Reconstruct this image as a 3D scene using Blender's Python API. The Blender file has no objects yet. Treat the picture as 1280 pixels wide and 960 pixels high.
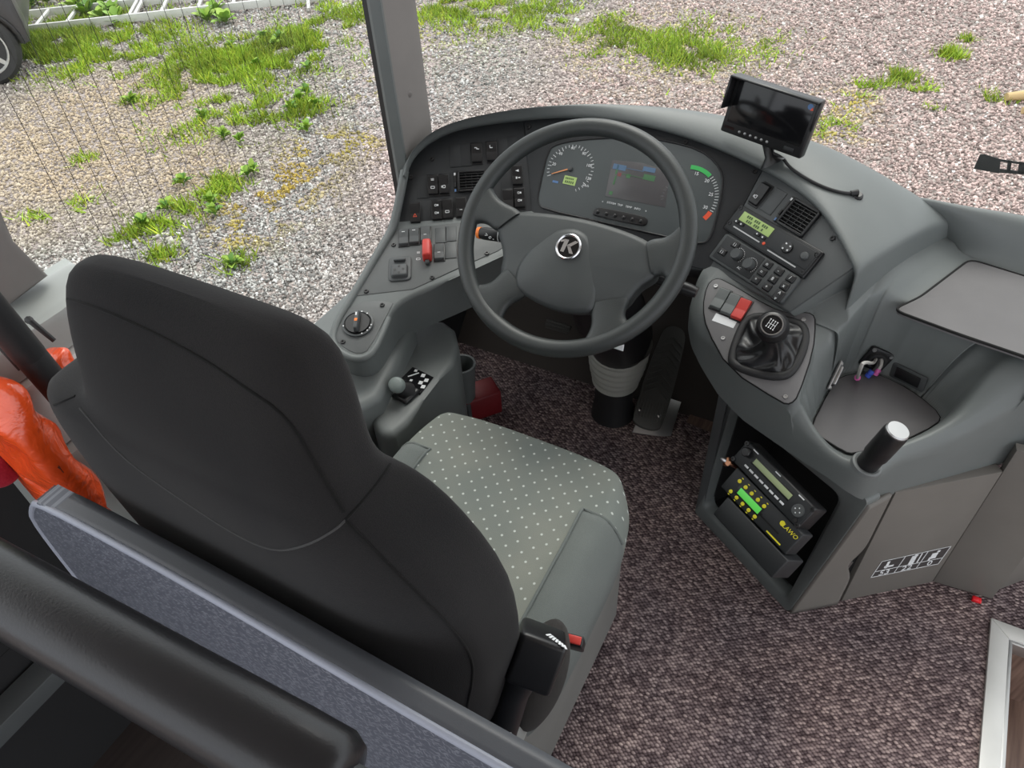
import bpy, bmesh, math, random
import numpy as np
from mathutils import Vector, Matrix
from mathutils.bvhtree import BVHTree
random.seed(7); RNG = np.random.default_rng(7)
SC = bpy.context.scene
COL = SC.collection
def rad(a): return math.radians(a)

# ------------------------------------------------------------------ camera
FPX, CX, CY = 925.0, 640.0, 480.0
CAM = Vector((0.492, 0.0, 1.55))
AX = Vector((0.881, -0.296, -0.370)); AY = Vector((0.471, 0.625, 0.623)); AZ = Vector((-0.047, 0.723, -0.689))
def _basis():
    # rows: world axes written in camera axes (right, up, forward)
    dn = Vector((63, -970, 925)).normalized(); up = -dn
    y = 480 + ((1340-CX)*dn.x + FPX*dn.z)/dn.y
    fw = Vector((1340-CX, -(y-CY), FPX)).normalized()
    rt = up.cross(fw)
    return rt, fw, up
AX, AY, AZ = _basis()
def ray(px, py):
    c = Vector(((px-CX)/FPX, -(py-CY)/FPX, 1.0))
    return Vector((AX.dot(c), AY.dot(c), AZ.dot(c)))
def PZ(px, py, z): d = ray(px, py); return CAM + d*((z-CAM.z)/d.z)
def PY(px, py, y): d = ray(px, py); return CAM + d*((y-CAM.y)/d.y)
def PX(px, py, x): d = ray(px, py); return CAM + d*((x-CAM.x)/d.x)
def PD(px, py, d): return CAM + ray(px, py)*d

cam_data = bpy.data.cameras.new('camera')
cam_data.sensor_width = 36.0; cam_data.lens = 36.0*FPX/1280.0
cam_data.clip_start = 0.02; cam_data.clip_end = 200
cam = bpy.data.objects.new('camera', cam_data); COL.objects.link(cam)
right = Vector((AX.x, AY.x, AZ.x)); upv = Vector((AX.y, AY.y, AZ.y)); fwd = Vector((AX.z, AY.z, AZ.z))
cam.matrix_world = Matrix(((right.x, upv.x, -fwd.x, CAM.x), (right.y, upv.y, -fwd.y, CAM.y), (right.z, upv.z, -fwd.z, CAM.z), (0, 0, 0, 1)))
SC.camera = cam

# ------------------------------------------------------------------ world, light, exposure
w = bpy.data.worlds.new('overcast_sky'); SC.world = w; w.use_nodes = True
nt = w.node_tree; bg = nt.nodes['Background']
tc = nt.nodes.new('ShaderNodeTexCoord'); sep = nt.nodes.new('ShaderNodeSeparateXYZ'); rmp = nt.nodes.new('ShaderNodeValToRGB')
nt.links.new(tc.outputs['Generated'], sep.inputs[0]); nt.links.new(sep.outputs['Z'], rmp.inputs[0]); nt.links.new(rmp.outputs[0], bg.inputs[0])
rmp.color_ramp.elements[0].position = 0.0; rmp.color_ramp.elements[0].color = (0.80, 0.84, 0.90, 1)
rmp.color_ramp.elements[1].position = 0.9; rmp.color_ramp.elements[1].color = (1.0, 1.0, 1.0, 1)
bg.inputs[1].default_value = 1.0
sd = bpy.data.lights.new('veiled_sun', 'SUN'); sd.energy = 1.3; sd.angle = rad(35); sd.color = (1.0, 0.97, 0.92)
sun = bpy.data.objects.new('veiled_sun', sd); COL.objects.link(sun)
sun.rotation_euler = Vector((-0.25, 0.75, 1.0)).to_track_quat('Z', 'Y').to_euler()
SC.view_settings.view_transform = 'Standard'; SC.view_settings.look = 'None'
SC.view_settings.gamma = 1.0; SC.view_settings.use_curve_mapping = False
SC.view_settings.exposure = 0.85

# ------------------------------------------------------------------ materials
MATS = {}
def _new(name):
    m = bpy.data.materials.new(name); m.use_nodes = True
    MATS[name] = m; return m, m.node_tree, m.node_tree.nodes['Principled BSDF']
def plastic(name, col, rough=0.5, bump=0.12, scale=700, metal=0.0, var=0.06, spec=0.5):
    m, t, b = _new(name)
    b.inputs['Roughness'].default_value = rough; b.inputs['Metallic'].default_value = metal
    b.inputs['Specular IOR Level'].default_value = spec
    tc = t.nodes.new('ShaderNodeTexCoord')
    n = t.nodes.new('ShaderNodeTexNoise'); n.inputs['Scale'].default_value = 9; n.inputs['Detail'].default_value = 4
    t.links.new(tc.outputs['Object'], n.inputs['Vector'])
    r = t.nodes.new('ShaderNodeValToRGB')
    r.color_ramp.elements[0].position = .3; r.color_ramp.elements[1].position = .7
    r.color_ramp.elements[0].color = [c*(1-var) for c in col]+[1]; r.color_ramp.elements[1].color = [min(1, c*(1+var)) for c in col]+[1]
    t.links.new(n.outputs['Fac'], r.inputs[0]); t.links.new(r.outputs[0], b.inputs['Base Color'])
    if bump > 0:
        n2 = t.nodes.new('ShaderNodeTexNoise'); n2.inputs['Scale'].default_value = scale; n2.inputs['Detail'].default_value = 2
        t.links.new(tc.outputs['Object'], n2.inputs['Vector'])
        bp = t.nodes.new('ShaderNodeBump'); bp.inputs['Strength'].default_value = bump; bp.inputs['Distance'].default_value = 0.002
        t.links.new(n2.outputs['Fac'], bp.inputs['Height']); t.links.new(bp.outputs[0], b.inputs['Normal'])
    return m
def flat(name, col, rough=0.5, emit=0.0, metal=0.0):
    m, t, b = _new(name)
    b.inputs['Base Color'].default_value = (*col, 1); b.inputs['Roughness'].default_value = rough; b.inputs['Metallic'].default_value = metal
    if emit: b.inputs['Emission Color'].default_value = (*col, 1); b.inputs['Emission Strength'].default_value = emit
    return m
GREY = plastic('grey_dash_plastic', (0.125, 0.138, 0.136), .48, .10, 900)
GREYL = plastic('light_grey_plastic', (0.135, 0.145, 0.145), .5, .10, 900)
SLATE = plastic('panel_grey_plastic', (0.068, 0.074, 0.076), .5, .12, 900)
BLACKP = plastic('black_fascia_plastic', (0.017, 0.019, 0.021), .5, .15, 900)
BLACK = plastic('black_plastic', (0.010, 0.010, 0.011), .36, .05, 600)
SOFT = plastic('soft_black_rubber', (0.014, 0.014, 0.015), .6, .10, 500)
GLOSSB = flat('glossy_black', (0.006, 0.006, 0.007), .12)
DARKGAP = flat('dark_gap', (0.004, 0.004, 0.004), .9)
WHEELM = plastic('wheel_leather', (0.032, 0.037, 0.037), .42, .22, 650)
PADM = plastic('wheel_pad_plastic', (0.045, 0.051, 0.052), .45, .15, 900)
LIDM = plastic('grey_lid_mat', (0.125, 0.121, 0.124), .7, .18, 1200)
DOORM = plastic('cabinet_plastic', (0.150, 0.140, 0.126), .5, .08, 900)
TAUPE = plastic('pillar_plastic', (0.20, 0.185, 0.175), .6, .08, 900)
PANELM = plastic('lower_panel_plastic', (0.098, 0.105, 0.105), .5, .12, 900)
GEARM = plastic('gear_panel_plastic', (0.13, 0.127, 0.13), .5, .12, 900)
CEILM = plastic('pale_ceiling_lining', (0.70, 0.69, 0.66), .9, .1)
SILLM = plastic('sill_plastic', (0.34, 0.36, 0.345), .5, .05, 700)
CHROME = flat('chrome', (0.75, 0.76, 0.78), .18, 0, 1.0)
STEEL = flat('steel', (0.45, 0.45, 0.45), .35, 0, 1.0)
ALU = plastic('aluminium', (0.62, 0.62, 0.60), .42, .05, 300, .35)
WHITE = flat('white_print', (0.75, 0.77, 0.78), .6)
REDM = plastic('red_plastic', (0.55, 0.045, 0.035), .45, .03)
REDDK = plastic('dark_red_plastic', (0.18, 0.008, 0.012), .55, .05)
ORANGE = flat('orange_print', (0.9, 0.22, 0.03), .5)
NEEDLE = flat('needle_orange', (0.85, 0.35, 0.14), .5)
YELLOW = flat('yellow_button', (0.80, 0.72, 0.03), .45)
GREENP = flat('green_print', (0.06, 0.5, 0.12), .5)
REDP = flat('red_print', (0.8, 0.10, 0.04), .5)
LCD = flat('lcd_green', (0.35, 0.48, 0.16), .35, .10)
LCDG = flat('lcd_vivid_green', (0.10, 0.55, 0.08), .35, .25)
LCDDK = flat('lcd_segment', (0.07, 0.12, 0.04), .5)
PINK = flat('pink_connector', (0.55, 0.10, 0.33), .45)
BLUE = flat('blue_connector', (0.05, 0.10, 0.55), .45)
CABLE = flat('grey_cable', (0.35, 0.34, 0.32), .5)
BELLOW = plastic('grey_bellows_rubber', (0.30, 0.30, 0.27), .55, .08)
PEDAL = plastic('pedal_rubber', (0.085, 0.083, 0.075), .55, .15)
BRASS = flat('brass', (0.45, 0.22, 0.13), .35, 0, 1.0)
CLUST = plastic('cluster_face', (0.060, 0.070, 0.072), .4, .0)
SCRM = flat('cluster_screen', (0.085, 0.082, 0.085), .25)

def glass_mat(name, tint=(1, 1, 1), gloss=.06):
    m, t, b = _new(name); t.nodes.remove(b)
    o = t.nodes['Material Output']; tr = t.nodes.new('ShaderNodeBsdfTransparent'); gl = t.nodes.new('ShaderNodeBsdfGlossy')
    gl.inputs['Roughness'].default_value = .02; tr.inputs[0].default_value = (*tint, 1)
    lw = t.nodes.new('ShaderNodeLayerWeight'); lw.inputs['Blend'].default_value = .5      # Schlick-like, same from both sides
    pw = t.nodes.new('ShaderNodeMath'); pw.operation = 'POWER'; pw.inputs[1].default_value = 5; t.links.new(lw.outputs['Facing'], pw.inputs[0])
    fr = t.nodes.new('ShaderNodeMath'); fr.operation = 'MULTIPLY_ADD'; fr.inputs[1].default_value = .5; fr.inputs[2].default_value = gloss*.3; t.links.new(pw.outputs[0], fr.inputs[0])
    mx = t.nodes.new('ShaderNodeMixShader'); t.links.new(fr.outputs[0], mx.inputs[0])
    t.links.new(tr.outputs[0], mx.inputs[1]); t.links.new(gl.outputs[0], mx.inputs[2]); t.links.new(mx.outputs[0], o.inputs[0])
    return m
GLASS = glass_mat('window_glass', (.97, .98, .97), .05)
LENS = glass_mat('cluster_lens', (.96, .97, .97), .07)

def fabric(name, c1, c2, scale=900, bump=.5, rough=.95):
    m, t, b = _new(name); b.inputs['Roughness'].default_value = rough; b.inputs['Specular IOR Level'].default_value = .15
    try: b.inputs['Sheen Weight'].default_value = .08
    except Exception: pass
    tc = t.nodes.new('ShaderNodeTexCoord')
    n = t.nodes.new('ShaderNodeTexNoise'); n.inputs['Scale'].default_value = scale; n.inputs['Detail'].default_value = 2
    n3 = t.nodes.new('ShaderNodeTexNoise'); n3.inputs['Scale'].default_value = 6; n3.inputs['Detail'].default_value = 3
    t.links.new(tc.outputs['Object'], n.inputs['Vector']); t.links.new(tc.outputs['Object'], n3.inputs['Vector'])
    a = t.nodes.new('ShaderNodeMath'); a.operation = 'ADD'; t.links.new(n.outputs['Fac'], a.inputs[0]); t.links.new(n3.outputs['Fac'], a.inputs[1])
    r = t.nodes.new('ShaderNodeValToRGB'); t.links.new(a.outputs[0], r.inputs[0])
    h = t.nodes.new('ShaderNodeMath'); h.operation = 'MULTIPLY'; h.inputs[1].default_value = .5
    t.links.new(a.outputs[0], h.inputs[0]); t.links.new(h.outputs[0], r.inputs[0])
    r.color_ramp.elements[0].position = .35; r.color_ramp.elements[1].position = .65
    r.color_ramp.elements[0].color = (*c1, 1); r.color_ramp.elements[1].color = (*c2, 1)
    t.links.new(r.outputs[0], b.inputs['Base Color'])
    bp = t.nodes.new('ShaderNodeBump'); bp.inputs['Strength'].default_value = bump; bp.inputs['Distance'].default_value = .001
    t.links.new(n.outputs['Fac'], bp.inputs['Height']); t.links.new(bp.outputs[0], b.inputs['Normal'])
    return m
CLOTH = fabric('dark_seat_cloth', (.012, .012, .013), (.023, .022, .022))
CLOTHB = fabric('brown_black_seat_cloth', (.022, .020, .019), (.036, .033, .030))
CLOTHG = fabric('grey_bolster_cloth', (.115, .130, .124), (.150, .165, .158))
SEAMM = fabric('seam_thread', (.05, .05, .05), (.07, .07, .07))
SEAMD = fabric('dark_seam', (.008, .008, .008), (.013, .013, .013))
def dotted(name):
    m, t, b = _new(name); b.inputs['Roughness'].default_value = .95; b.inputs['Specular IOR Level'].default_value = .15
    tc = t.nodes.new('ShaderNodeTexCoord'); mp = t.nodes.new('ShaderNodeMapping'); mp.inputs['Scale'].default_value = (46, 46, 0.0)
    mp.inputs['Rotation'].default_value = (0, 0, rad(45))
    t.links.new(tc.outputs['Object'], mp.inputs[0])
    v = t.nodes.new('ShaderNodeTexVoronoi'); v.inputs['Randomness'].default_value = 0.10; v.inputs['Scale'].default_value = 1.0; v.voronoi_dimensions = '2D'
    t.links.new(mp.outputs[0], v.inputs['Vector'])
    n3 = t.nodes.new('ShaderNodeTexNoise'); n3.inputs['Scale'].default_value = 5; n3.inputs['Detail'].default_value = 3
    t.links.new(tc.outputs['Object'], n3.inputs['Vector'])
    r = t.nodes.new('ShaderNodeValToRGB'); t.links.new(n3.outputs['Fac'], r.inputs[0])
    r.color_ramp.elements[0].position = .35; r.color_ramp.elements[1].position = .7
    r.color_ramp.elements[0].color = (.165, .185, .172, 1); r.color_ramp.elements[1].color = (.225, .235, .205, 1)
    d = t.nodes.new('ShaderNodeValToRGB'); t.links.new(v.outputs['Distance'], d.inputs[0])
    d.color_ramp.elements[0].position = .075; d.color_ramp.elements[0].color = (1, 1, 1, 1)
    d.color_ramp.elements[1].position = .125; d.color_ramp.elements[1].color = (0, 0, 0, 1)
    mx = t.nodes.new('ShaderNodeMix'); mx.data_type = 'RGBA'; t.links.new(d.outputs[0], mx.inputs[0])
    t.links.new(r.outputs[0], mx.inputs[6]); mx.inputs[7].default_value = (.50, .53, .50, 1)
    t.links.new(mx.outputs[2], b.inputs['Base Color'])
    n = t.nodes.new('ShaderNodeTexNoise'); n.inputs['Scale'].default_value = 900; t.links.new(tc.outputs['Object'], n.inputs['Vector'])
    bp = t.nodes.new('ShaderNodeBump'); bp.inputs['Strength'].default_value = .5; bp.inputs['Distance'].default_value = .001
    t.links.new(n.outputs['Fac'], bp.inputs['Height']); t.links.new(bp.outputs[0], b.inputs['Normal'])
    return m
DOTS = dotted('dotted_seat_cloth')
def carpet(name):
    m, t, b = _new(name); b.inputs['Roughness'].default_value = .95; b.inputs['Specular IOR Level'].default_value = .1
    tc = t.nodes.new('ShaderNodeTexCoord'); mp = t.nodes.new('ShaderNodeMapping'); mp.inputs['Scale'].default_value = (118, 165, 1)
    mp.inputs['Rotation'].default_value = (0, 0, rad(45))
    t.links.new(tc.outputs['Object'], mp.inputs[0])
    v = t.nodes.new('ShaderNodeTexVoronoi'); v.inputs['Scale'].default_value = 1.0; v.inputs['Randomness'].default_value = .42; v.voronoi_dimensions = '2D'
    t.links.new(mp.outputs[0], v.inputs['Vector'])
    r = t.nodes.new('ShaderNodeValToRGB'); t.links.new(v.outputs['Color'], r.inputs[0])
    e = r.color_ramp.elements; e[0].position = .1; e[0].color = (.10, .075, .080, 1); e[1].position = .95; e[1].color = (.50, .41, .395, 1)
    x = e.new(.5); x.color = (.22, .172, .176, 1)
    n3 = t.nodes.new('ShaderNodeTexNoise'); n3.inputs['Scale'].default_value = 4; n3.inputs['Detail'].default_value = 4; t.links.new(tc.outputs['Object'], n3.inputs['Vector'])
    r3 = t.nodes.new('ShaderNodeValToRGB'); t.links.new(n3.outputs['Fac'], r3.inputs[0]); r3.color_ramp.elements[0].position = .35; r3.color_ramp.elements[0].color = (.75, .75, .78, 1); r3.color_ramp.elements[1].position = .7; r3.color_ramp.elements[1].color = (1.15, 1.08, 1.03, 1)
    mu = t.nodes.new('ShaderNodeMix'); mu.data_type = 'RGBA'; mu.blend_type = 'MULTIPLY'; mu.inputs[0].default_value = 1
    t.links.new(r.outputs[0], mu.inputs[6]); t.links.new(r3.outputs[0], mu.inputs[7])
    rd = t.nodes.new('ShaderNodeValToRGB'); t.links.new(v.outputs['Distance'], rd.inputs[0]); rd.color_ramp.elements[0].position = .30; rd.color_ramp.elements[0].color = (1.1, 1.1, 1.1, 1); rd.color_ramp.elements[1].position = .62; rd.color_ramp.elements[1].color = (.30, .27, .29, 1)   # shade between the loops, painted into the yarn colour
    mu2 = t.nodes.new('ShaderNodeMix'); mu2.data_type = 'RGBA'; mu2.blend_type = 'MULTIPLY'; mu2.inputs[0].default_value = 1
    t.links.new(mu.outputs[2], mu2.inputs[6]); t.links.new(rd.outputs[0], mu2.inputs[7]); t.links.new(mu2.outputs[2], b.inputs['Base Color'])
    bp = t.nodes.new('ShaderNodeBump'); bp.inputs['Strength'].default_value = .9; bp.inputs['Distance'].default_value = .004; bp.invert = True
    t.links.new(v.outputs['Distance'], bp.inputs['Height']); t.links.new(bp.outputs[0], b.inputs['Normal'])
    return m
CARPET = carpet('loop_pile_carpet')
def woodvinyl(name, c1, c2):
    m, t, b = _new(name); b.inputs['Roughness'].default_value = .5
    tc = t.nodes.new('ShaderNodeTexCoord'); mp = t.nodes.new('ShaderNodeMapping'); mp.inputs['Scale'].default_value = (40, 2.5, 2.5); t.links.new(tc.outputs['Object'], mp.inputs[0])
    n = t.nodes.new('ShaderNodeTexNoise'); n.inputs['Scale'].default_value = 2.5; n.inputs['Detail'].default_value = 6; t.links.new(mp.outputs[0], n.inputs['Vector'])
    r = t.nodes.new('ShaderNodeValToRGB'); t.links.new(n.outputs['Fac'], r.inputs[0]); r.color_ramp.elements[0].position = .35; r.color_ramp.elements[1].position = .7
    r.color_ramp.elements[0].color = (*c1, 1); r.color_ramp.elements[1].color = (*c2, 1); t.links.new(r.outputs[0], b.inputs['Base Color'])
    return m
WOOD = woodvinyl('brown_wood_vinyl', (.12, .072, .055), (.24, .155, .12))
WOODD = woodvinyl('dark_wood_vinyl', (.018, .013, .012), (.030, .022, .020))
def grained(name):   # plastic sheet printed with short light grains
    m, t, b = _new(name); b.inputs['Roughness'].default_value = .45
    tc = t.nodes.new('ShaderNodeTexCoord'); outs = []
    for k, rot in enumerate((20, 80, 140)):
        mr = t.nodes.new('ShaderNodeMapping'); mr.inputs['Rotation'].default_value = (0, 0, rad(rot)); t.links.new(tc.outputs['Object'], mr.inputs[0])
        mp = t.nodes.new('ShaderNodeMapping'); mp.inputs['Scale'].default_value = (42, 210, 1); mp.inputs['Location'].default_value = (k*3.1, k*1.7, 0)
        t.links.new(mr.outputs[0], mp.inputs[0])
        v = t.nodes.new('ShaderNodeTexVoronoi'); v.inputs['Scale'].default_value = 1.0; v.voronoi_dimensions = '2D'; t.links.new(mp.outputs[0], v.inputs['Vector'])
        r = t.nodes.new('ShaderNodeValToRGB'); t.links.new(v.outputs['Distance'], r.inputs[0])
        r.color_ramp.elements[0].position = .14; r.color_ramp.elements[0].color = (1, 1, 1, 1); r.color_ramp.elements[1].position = .20; r.color_ramp.elements[1].color = (0, 0, 0, 1)
        outs.append(r)
    a = t.nodes.new('ShaderNodeMath'); a.operation = 'MAXIMUM'; t.links.new(outs[0].outputs[0], a.inputs[0]); t.links.new(outs[1].outputs[0], a.inputs[1])
    a2 = t.nodes.new('ShaderNodeMath'); a2.operation = 'MAXIMUM'; t.links.new(a.outputs[0], a2.inputs[0]); t.links.new(outs[2].outputs[0], a2.inputs[1])
    mx = t.nodes.new('ShaderNodeMix'); mx.data_type = 'RGBA'; t.links.new(a2.outputs[0], mx.inputs[0])
    mx.inputs[6].default_value = (.085, .092, .115, 1); mx.inputs[7].default_value = (.17, .18, .21, 1); t.links.new(mx.outputs[2], b.inputs['Base Color'])
    return m
GRAIN = grained('grained_partition_sheet')
def attr_mat(name, rough=.9, attr='Col', trans=0):
    m, t, b = _new(name); b.inputs['Roughness'].default_value = rough; b.inputs['Specular IOR Level'].default_value = .2
    a = t.nodes.new('ShaderNodeAttribute'); a.attribute_name = attr; t.links.new(a.outputs['Color'], b.inputs['Base Color'])
    return m
STONEM = attr_mat('gravel_stone'); GRASSM = attr_mat('grass_blade', .7)
def earth(name):
    m, t, b = _new(name); b.inputs['Roughness'].default_value = 1.0; b.inputs['Specular IOR Level'].default_value = .1
    tc = t.nodes.new('ShaderNodeTexCoord')
    v = t.nodes.new('ShaderNodeTexVoronoi'); v.inputs['Scale'].default_value = 55; t.links.new(tc.outputs['Object'], v.inputs['Vector'])
    r = t.nodes.new('ShaderNodeValToRGB'); t.links.new(v.outputs['Color'], r.inputs[0])
    e = r.color_ramp.elements; e[0].position = .1; e[0].color = (.13, .11, .10, 1); e[1].position = .95; e[1].color = (.62, .55, .51, 1); x = e.new(.5); x.color = (.34, .295, .28, 1)
    t.links.new(r.outputs[0], b.inputs['Base Color'])
    bp = t.nodes.new('ShaderNodeBump'); bp.inputs['Strength'].default_value = 1; bp.inputs['Distance'].default_value = .02; bp.invert = True
    t.links.new(v.outputs['Distance'], bp.inputs['Height']); t.links.new(bp.outputs[0], b.inputs['Normal'])
    return m
EARTH = earth('gravel_bed')
LEAFM = [flat('leaf_green_%d' % i, c, .6) for i, c in enumerate([(.20, .36, .04), (.30, .45, .06), (.13, .27, .05)])]
def filmplastic(name, col):
    m, t, b = _new(name); b.inputs['Base Color'].default_value = (*col, 1); b.inputs['Roughness'].default_value = .35
    b.inputs['Coat Weight'].default_value = .8; b.inputs['Coat Roughness'].default_value = .08
    tc = t.nodes.new('ShaderNodeTexCoord'); n = t.nodes.new('ShaderNodeTexNoise'); n.inputs['Scale'].default_value = 22; n.inputs['Detail'].default_value = 3; n.inputs['Distortion'].default_value = 1.5
    t.links.new(tc.outputs['Object'], n.inputs['Vector']); bp = t.nodes.new('ShaderNodeBump'); bp.inputs['Strength'].default_value = .6; bp.inputs['Distance'].default_value = .01
    t.links.new(n.outputs['Fac'], bp.inputs['Height']); t.links.new(bp.outputs[0], b.inputs['Normal']); t.links.new(bp.outputs[0], b.inputs['Coat Normal'])
    return m
VEST = filmplastic('orange_vest_in_film', (.85, .085, .012))

# ------------------------------------------------------------------ object helpers
WM = {}
def place(o, parent, M):
    COL.objects.link(o)
    if parent is not None:
        o.parent = parent; o.matrix_basis = WM[parent.name].inverted() @ M
    else:
        o.matrix_basis = M
    WM[o.name] = M
    return o
def tag(o, label, cat, group=None):
    o['label'] = label; o['category'] = cat
    if group: o['group'] = group
    return o
def thing(name, label, cat, loc=(0, 0, 0), group=None):
    o = bpy.data.objects.new(name, None); o.empty_display_size = .02
    place(o, None, Matrix.Translation(Vector(loc))); return tag(o, label, cat, group)
def T(x, y=0, z=0): return Matrix.Translation(Vector((x, y, z)))
I4 = Matrix.Identity(4)
def to_mesh(name, verts, faces, mat=None, smooth=False):
    me = bpy.data.meshes.new(name); me.from_pydata([tuple(v) for v in verts], [], faces)
    if mat: me.materials.append(mat)
    if smooth: me.polygons.foreach_set('use_smooth', [True]*len(me.polygons))
    me.update(); return me
def obj(name, me, parent=None, M=None, label=None):
    """me in local coords, M its world matrix (default: world coords, re-based on the parent)."""
    if M is None:
        base = WM[parent.name].translation.copy() if parent is not None else None
        if base is None:
            n = len(me.vertices); co = np.empty(n*3); me.vertices.foreach_get('co', co); co = co.reshape(-1, 3)
            base = Vector(((co[:, 0].min()+co[:, 0].max())/2, (co[:, 1].min()+co[:, 1].max())/2, co[:, 2].min()))
        me.transform(Matrix.Translation(-base)); M = Matrix.Translation(base)
    o = bpy.data.objects.new(name, me); place(o, parent, M)
    if label: o['label'] = label
    return o
def bm_mesh(name, bm, mat, smooth=False):
    bmesh.ops.recalc_face_normals(bm, faces=bm.faces)
    me = bpy.data.meshes.new(name); bm.to_mesh(me); bm.free()
    if mat: me.materials.append(mat)
    if smooth: me.polygons.foreach_set('use_smooth', [True]*len(me.polygons))
    return me
_cache = {}
def rbox(w, h, d, r=0.0, mat=None, seg=2, z0=0.0, taper=0.0, rz=None):
    """rounded box: w x h footprint, from z0 to z0+d"""
    key = (round(w, 5), round(h, 5), round(d, 5), r, mat.name if mat else '', seg, z0, taper, rz)
    if key in _cache: return _cache[key]
    bm = bmesh.new(); bmesh.ops.create_cube(bm, size=1)
    for v in bm.verts:
        top = v.co.z > 0
        v.co = Vector((v.co.x*(w-(taper if top else 0)), v.co.y*(h-(taper if top else 0)), (v.co.z+.5)*d+z0))
    if r > 0:
        if rz:
            ed = [e for e in bm.edges if abs(e.verts[0].co.z-e.verts[1].co.z) > d*.5]
            bmesh.ops.bevel(bm, geom=ed, offset=rz, segments=3, affect='EDGES', profile=.5)
            ed = [e for e in bm.edges if e.verts[0].co.z > z0+d*.9 and e.verts[1].co.z > z0+d*.9]
            bmesh.ops.bevel(bm, geom=ed, offset=r, segments=seg, affect='EDGES', profile=.5)
        else:
            bmesh.ops.bevel(bm, geom=bm.edges[:], offset=r, segments=seg, affect='EDGES', profile=.5)
    me = bm_mesh('rbox', bm, mat, False); me.shade_smooth() if hasattr(me, 'shade_smooth') else None
    try: me.set_sharp_from_angle(angle=rad(50))
    except Exception: pass
    _cache[key] = me; return me
def prism(poly, z0, z1, mat, bev=0.0, seg=2, smooth=True, both=False):
    """2-D polygon (local xy) from z0 to z1, top edge rounded"""
    bm = bmesh.new(); vs = [bm.verts.new((p[0], p[1], z0)) for p in poly]
    f = bm.faces.new(vs)
    if f.normal.z == 0: bm.normal_update()
    f.normal_update()
    if f.normal.z > 0: bmesh.ops.reverse_faces(bm, faces=[f])
    r = bmesh.ops.extrude_face_region(bm, geom=[f]); tv = [g for g in r['geom'] if isinstance(g, bmesh.types.BMVert)]
    for v in tv: v.co.z = z1
    if bev > 0:
        hi = max(z0, z1) if not both else None
        ed = [e for e in bm.edges if (both and abs(e.verts[0].co.z-e.verts[1].co.z) < 1e-7) or (not both and abs(e.verts[0].co.z-hi) < 1e-7 and abs(e.verts[1].co.z-hi) < 1e-7)]
        bmesh.ops.bevel(bm, geom=ed, offset=bev, segments=seg, affect='EDGES', profile=.5)
    me = bm_mesh('prism', bm, mat)
    if smooth:
        me.shade_smooth()
        try: me.set_sharp_from_angle(angle=rad(40))
        except Exception: pass
    return me
def smooth_poly(pts, it=2, closed=True):
    """Chaikin corner cutting"""
    pts = [Vector(p) for p in pts]
    for _ in range(it):
        q = []; n = len(pts)
        for i in range(n if closed else n-1):
            a, b = pts[i], pts[(i+1) % n]; q += [a*.75+b*.25, a*.25+b*.75]
        if not closed: q = [pts[0]]+q+[pts[-1]]
        pts = q
    return pts
def round_poly(pts, r, n=5):
    P = [Vector((p[0], p[1], 0)) for p in pts]; out = []
    for i, p in enumerate(P):
        a, b = P[i-1]-p, P[(i+1) % len(P)]-p; ra = min(r, a.length*.45); rb = min(r, b.length*.45); a = p+a.normalized()*ra; b = p+b.normalized()*rb
        for k in range(n): s = k/(n-1); out.append(a*(1-s)**2+p*2*s*(1-s)+b*s*s)
    return out
def tube(path, r, mat, n=10, cap=True, closed=False):
    P = [Vector(p) for p in path]; R = r if isinstance(r, (list, tuple)) else [r]*len(P)
    verts, faces = [], []; N = len(P); t0 = (P[1]-P[0]).normalized()
    ref = Vector((0, 0, 1)) if abs(t0.z) < .9 else Vector((1, 0, 0)); nx = t0.cross(ref).normalized()
    for i in range(N):
        if closed: t = (P[(i+1) % N]-P[i-1]).normalized()
        else: t = (P[min(i+1, N-1)]-P[max(i-1, 0)]).normalized()
        nx = (nx-t*nx.dot(t)).normalized(); ny = t.cross(nx)
        for k in range(n):
            a = 2*math.pi*k/n; verts.append(P[i]+(nx*math.cos(a)+ny*math.sin(a))*R[i])
    for i in range(N if closed else N-1):
        j = (i+1) % N
        for k in range(n): faces.append((i*n+k, i*n+(k+1) % n, j*n+(k+1) % n, j*n+k))
    if cap and not closed: faces += [tuple(range(n-1, -1, -1)), tuple(range((N-1)*n, N*n))]
    me = to_mesh('tube', verts, faces, mat); me.shade_smooth()
    try: me.set_sharp_from_angle(angle=rad(60))
    except Exception: pass
    return me
def lathe(prof, mat, n=24, smooth=True, ang=40):
    verts, faces = [], []
    for r, z in prof:
        for k in range(n):
            a = 2*math.pi*k/n; verts.append((r*math.cos(a), r*math.sin(a), z))
    for i in range(len(prof)-1):
        for k in range(n): faces.append((i*n+k, i*n+(k+1) % n, (i+1)*n+(k+1) % n, (i+1)*n+k))
    faces += [tuple(range(n-1, -1, -1)), tuple(range((len(prof)-1)*n, len(prof)*n))]
    me = to_mesh('lathe', verts, faces, mat)
    if smooth:
        me.shade_smooth()
        try: me.set_sharp_from_angle(angle=rad(ang))
        except Exception: pass
    return me
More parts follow.
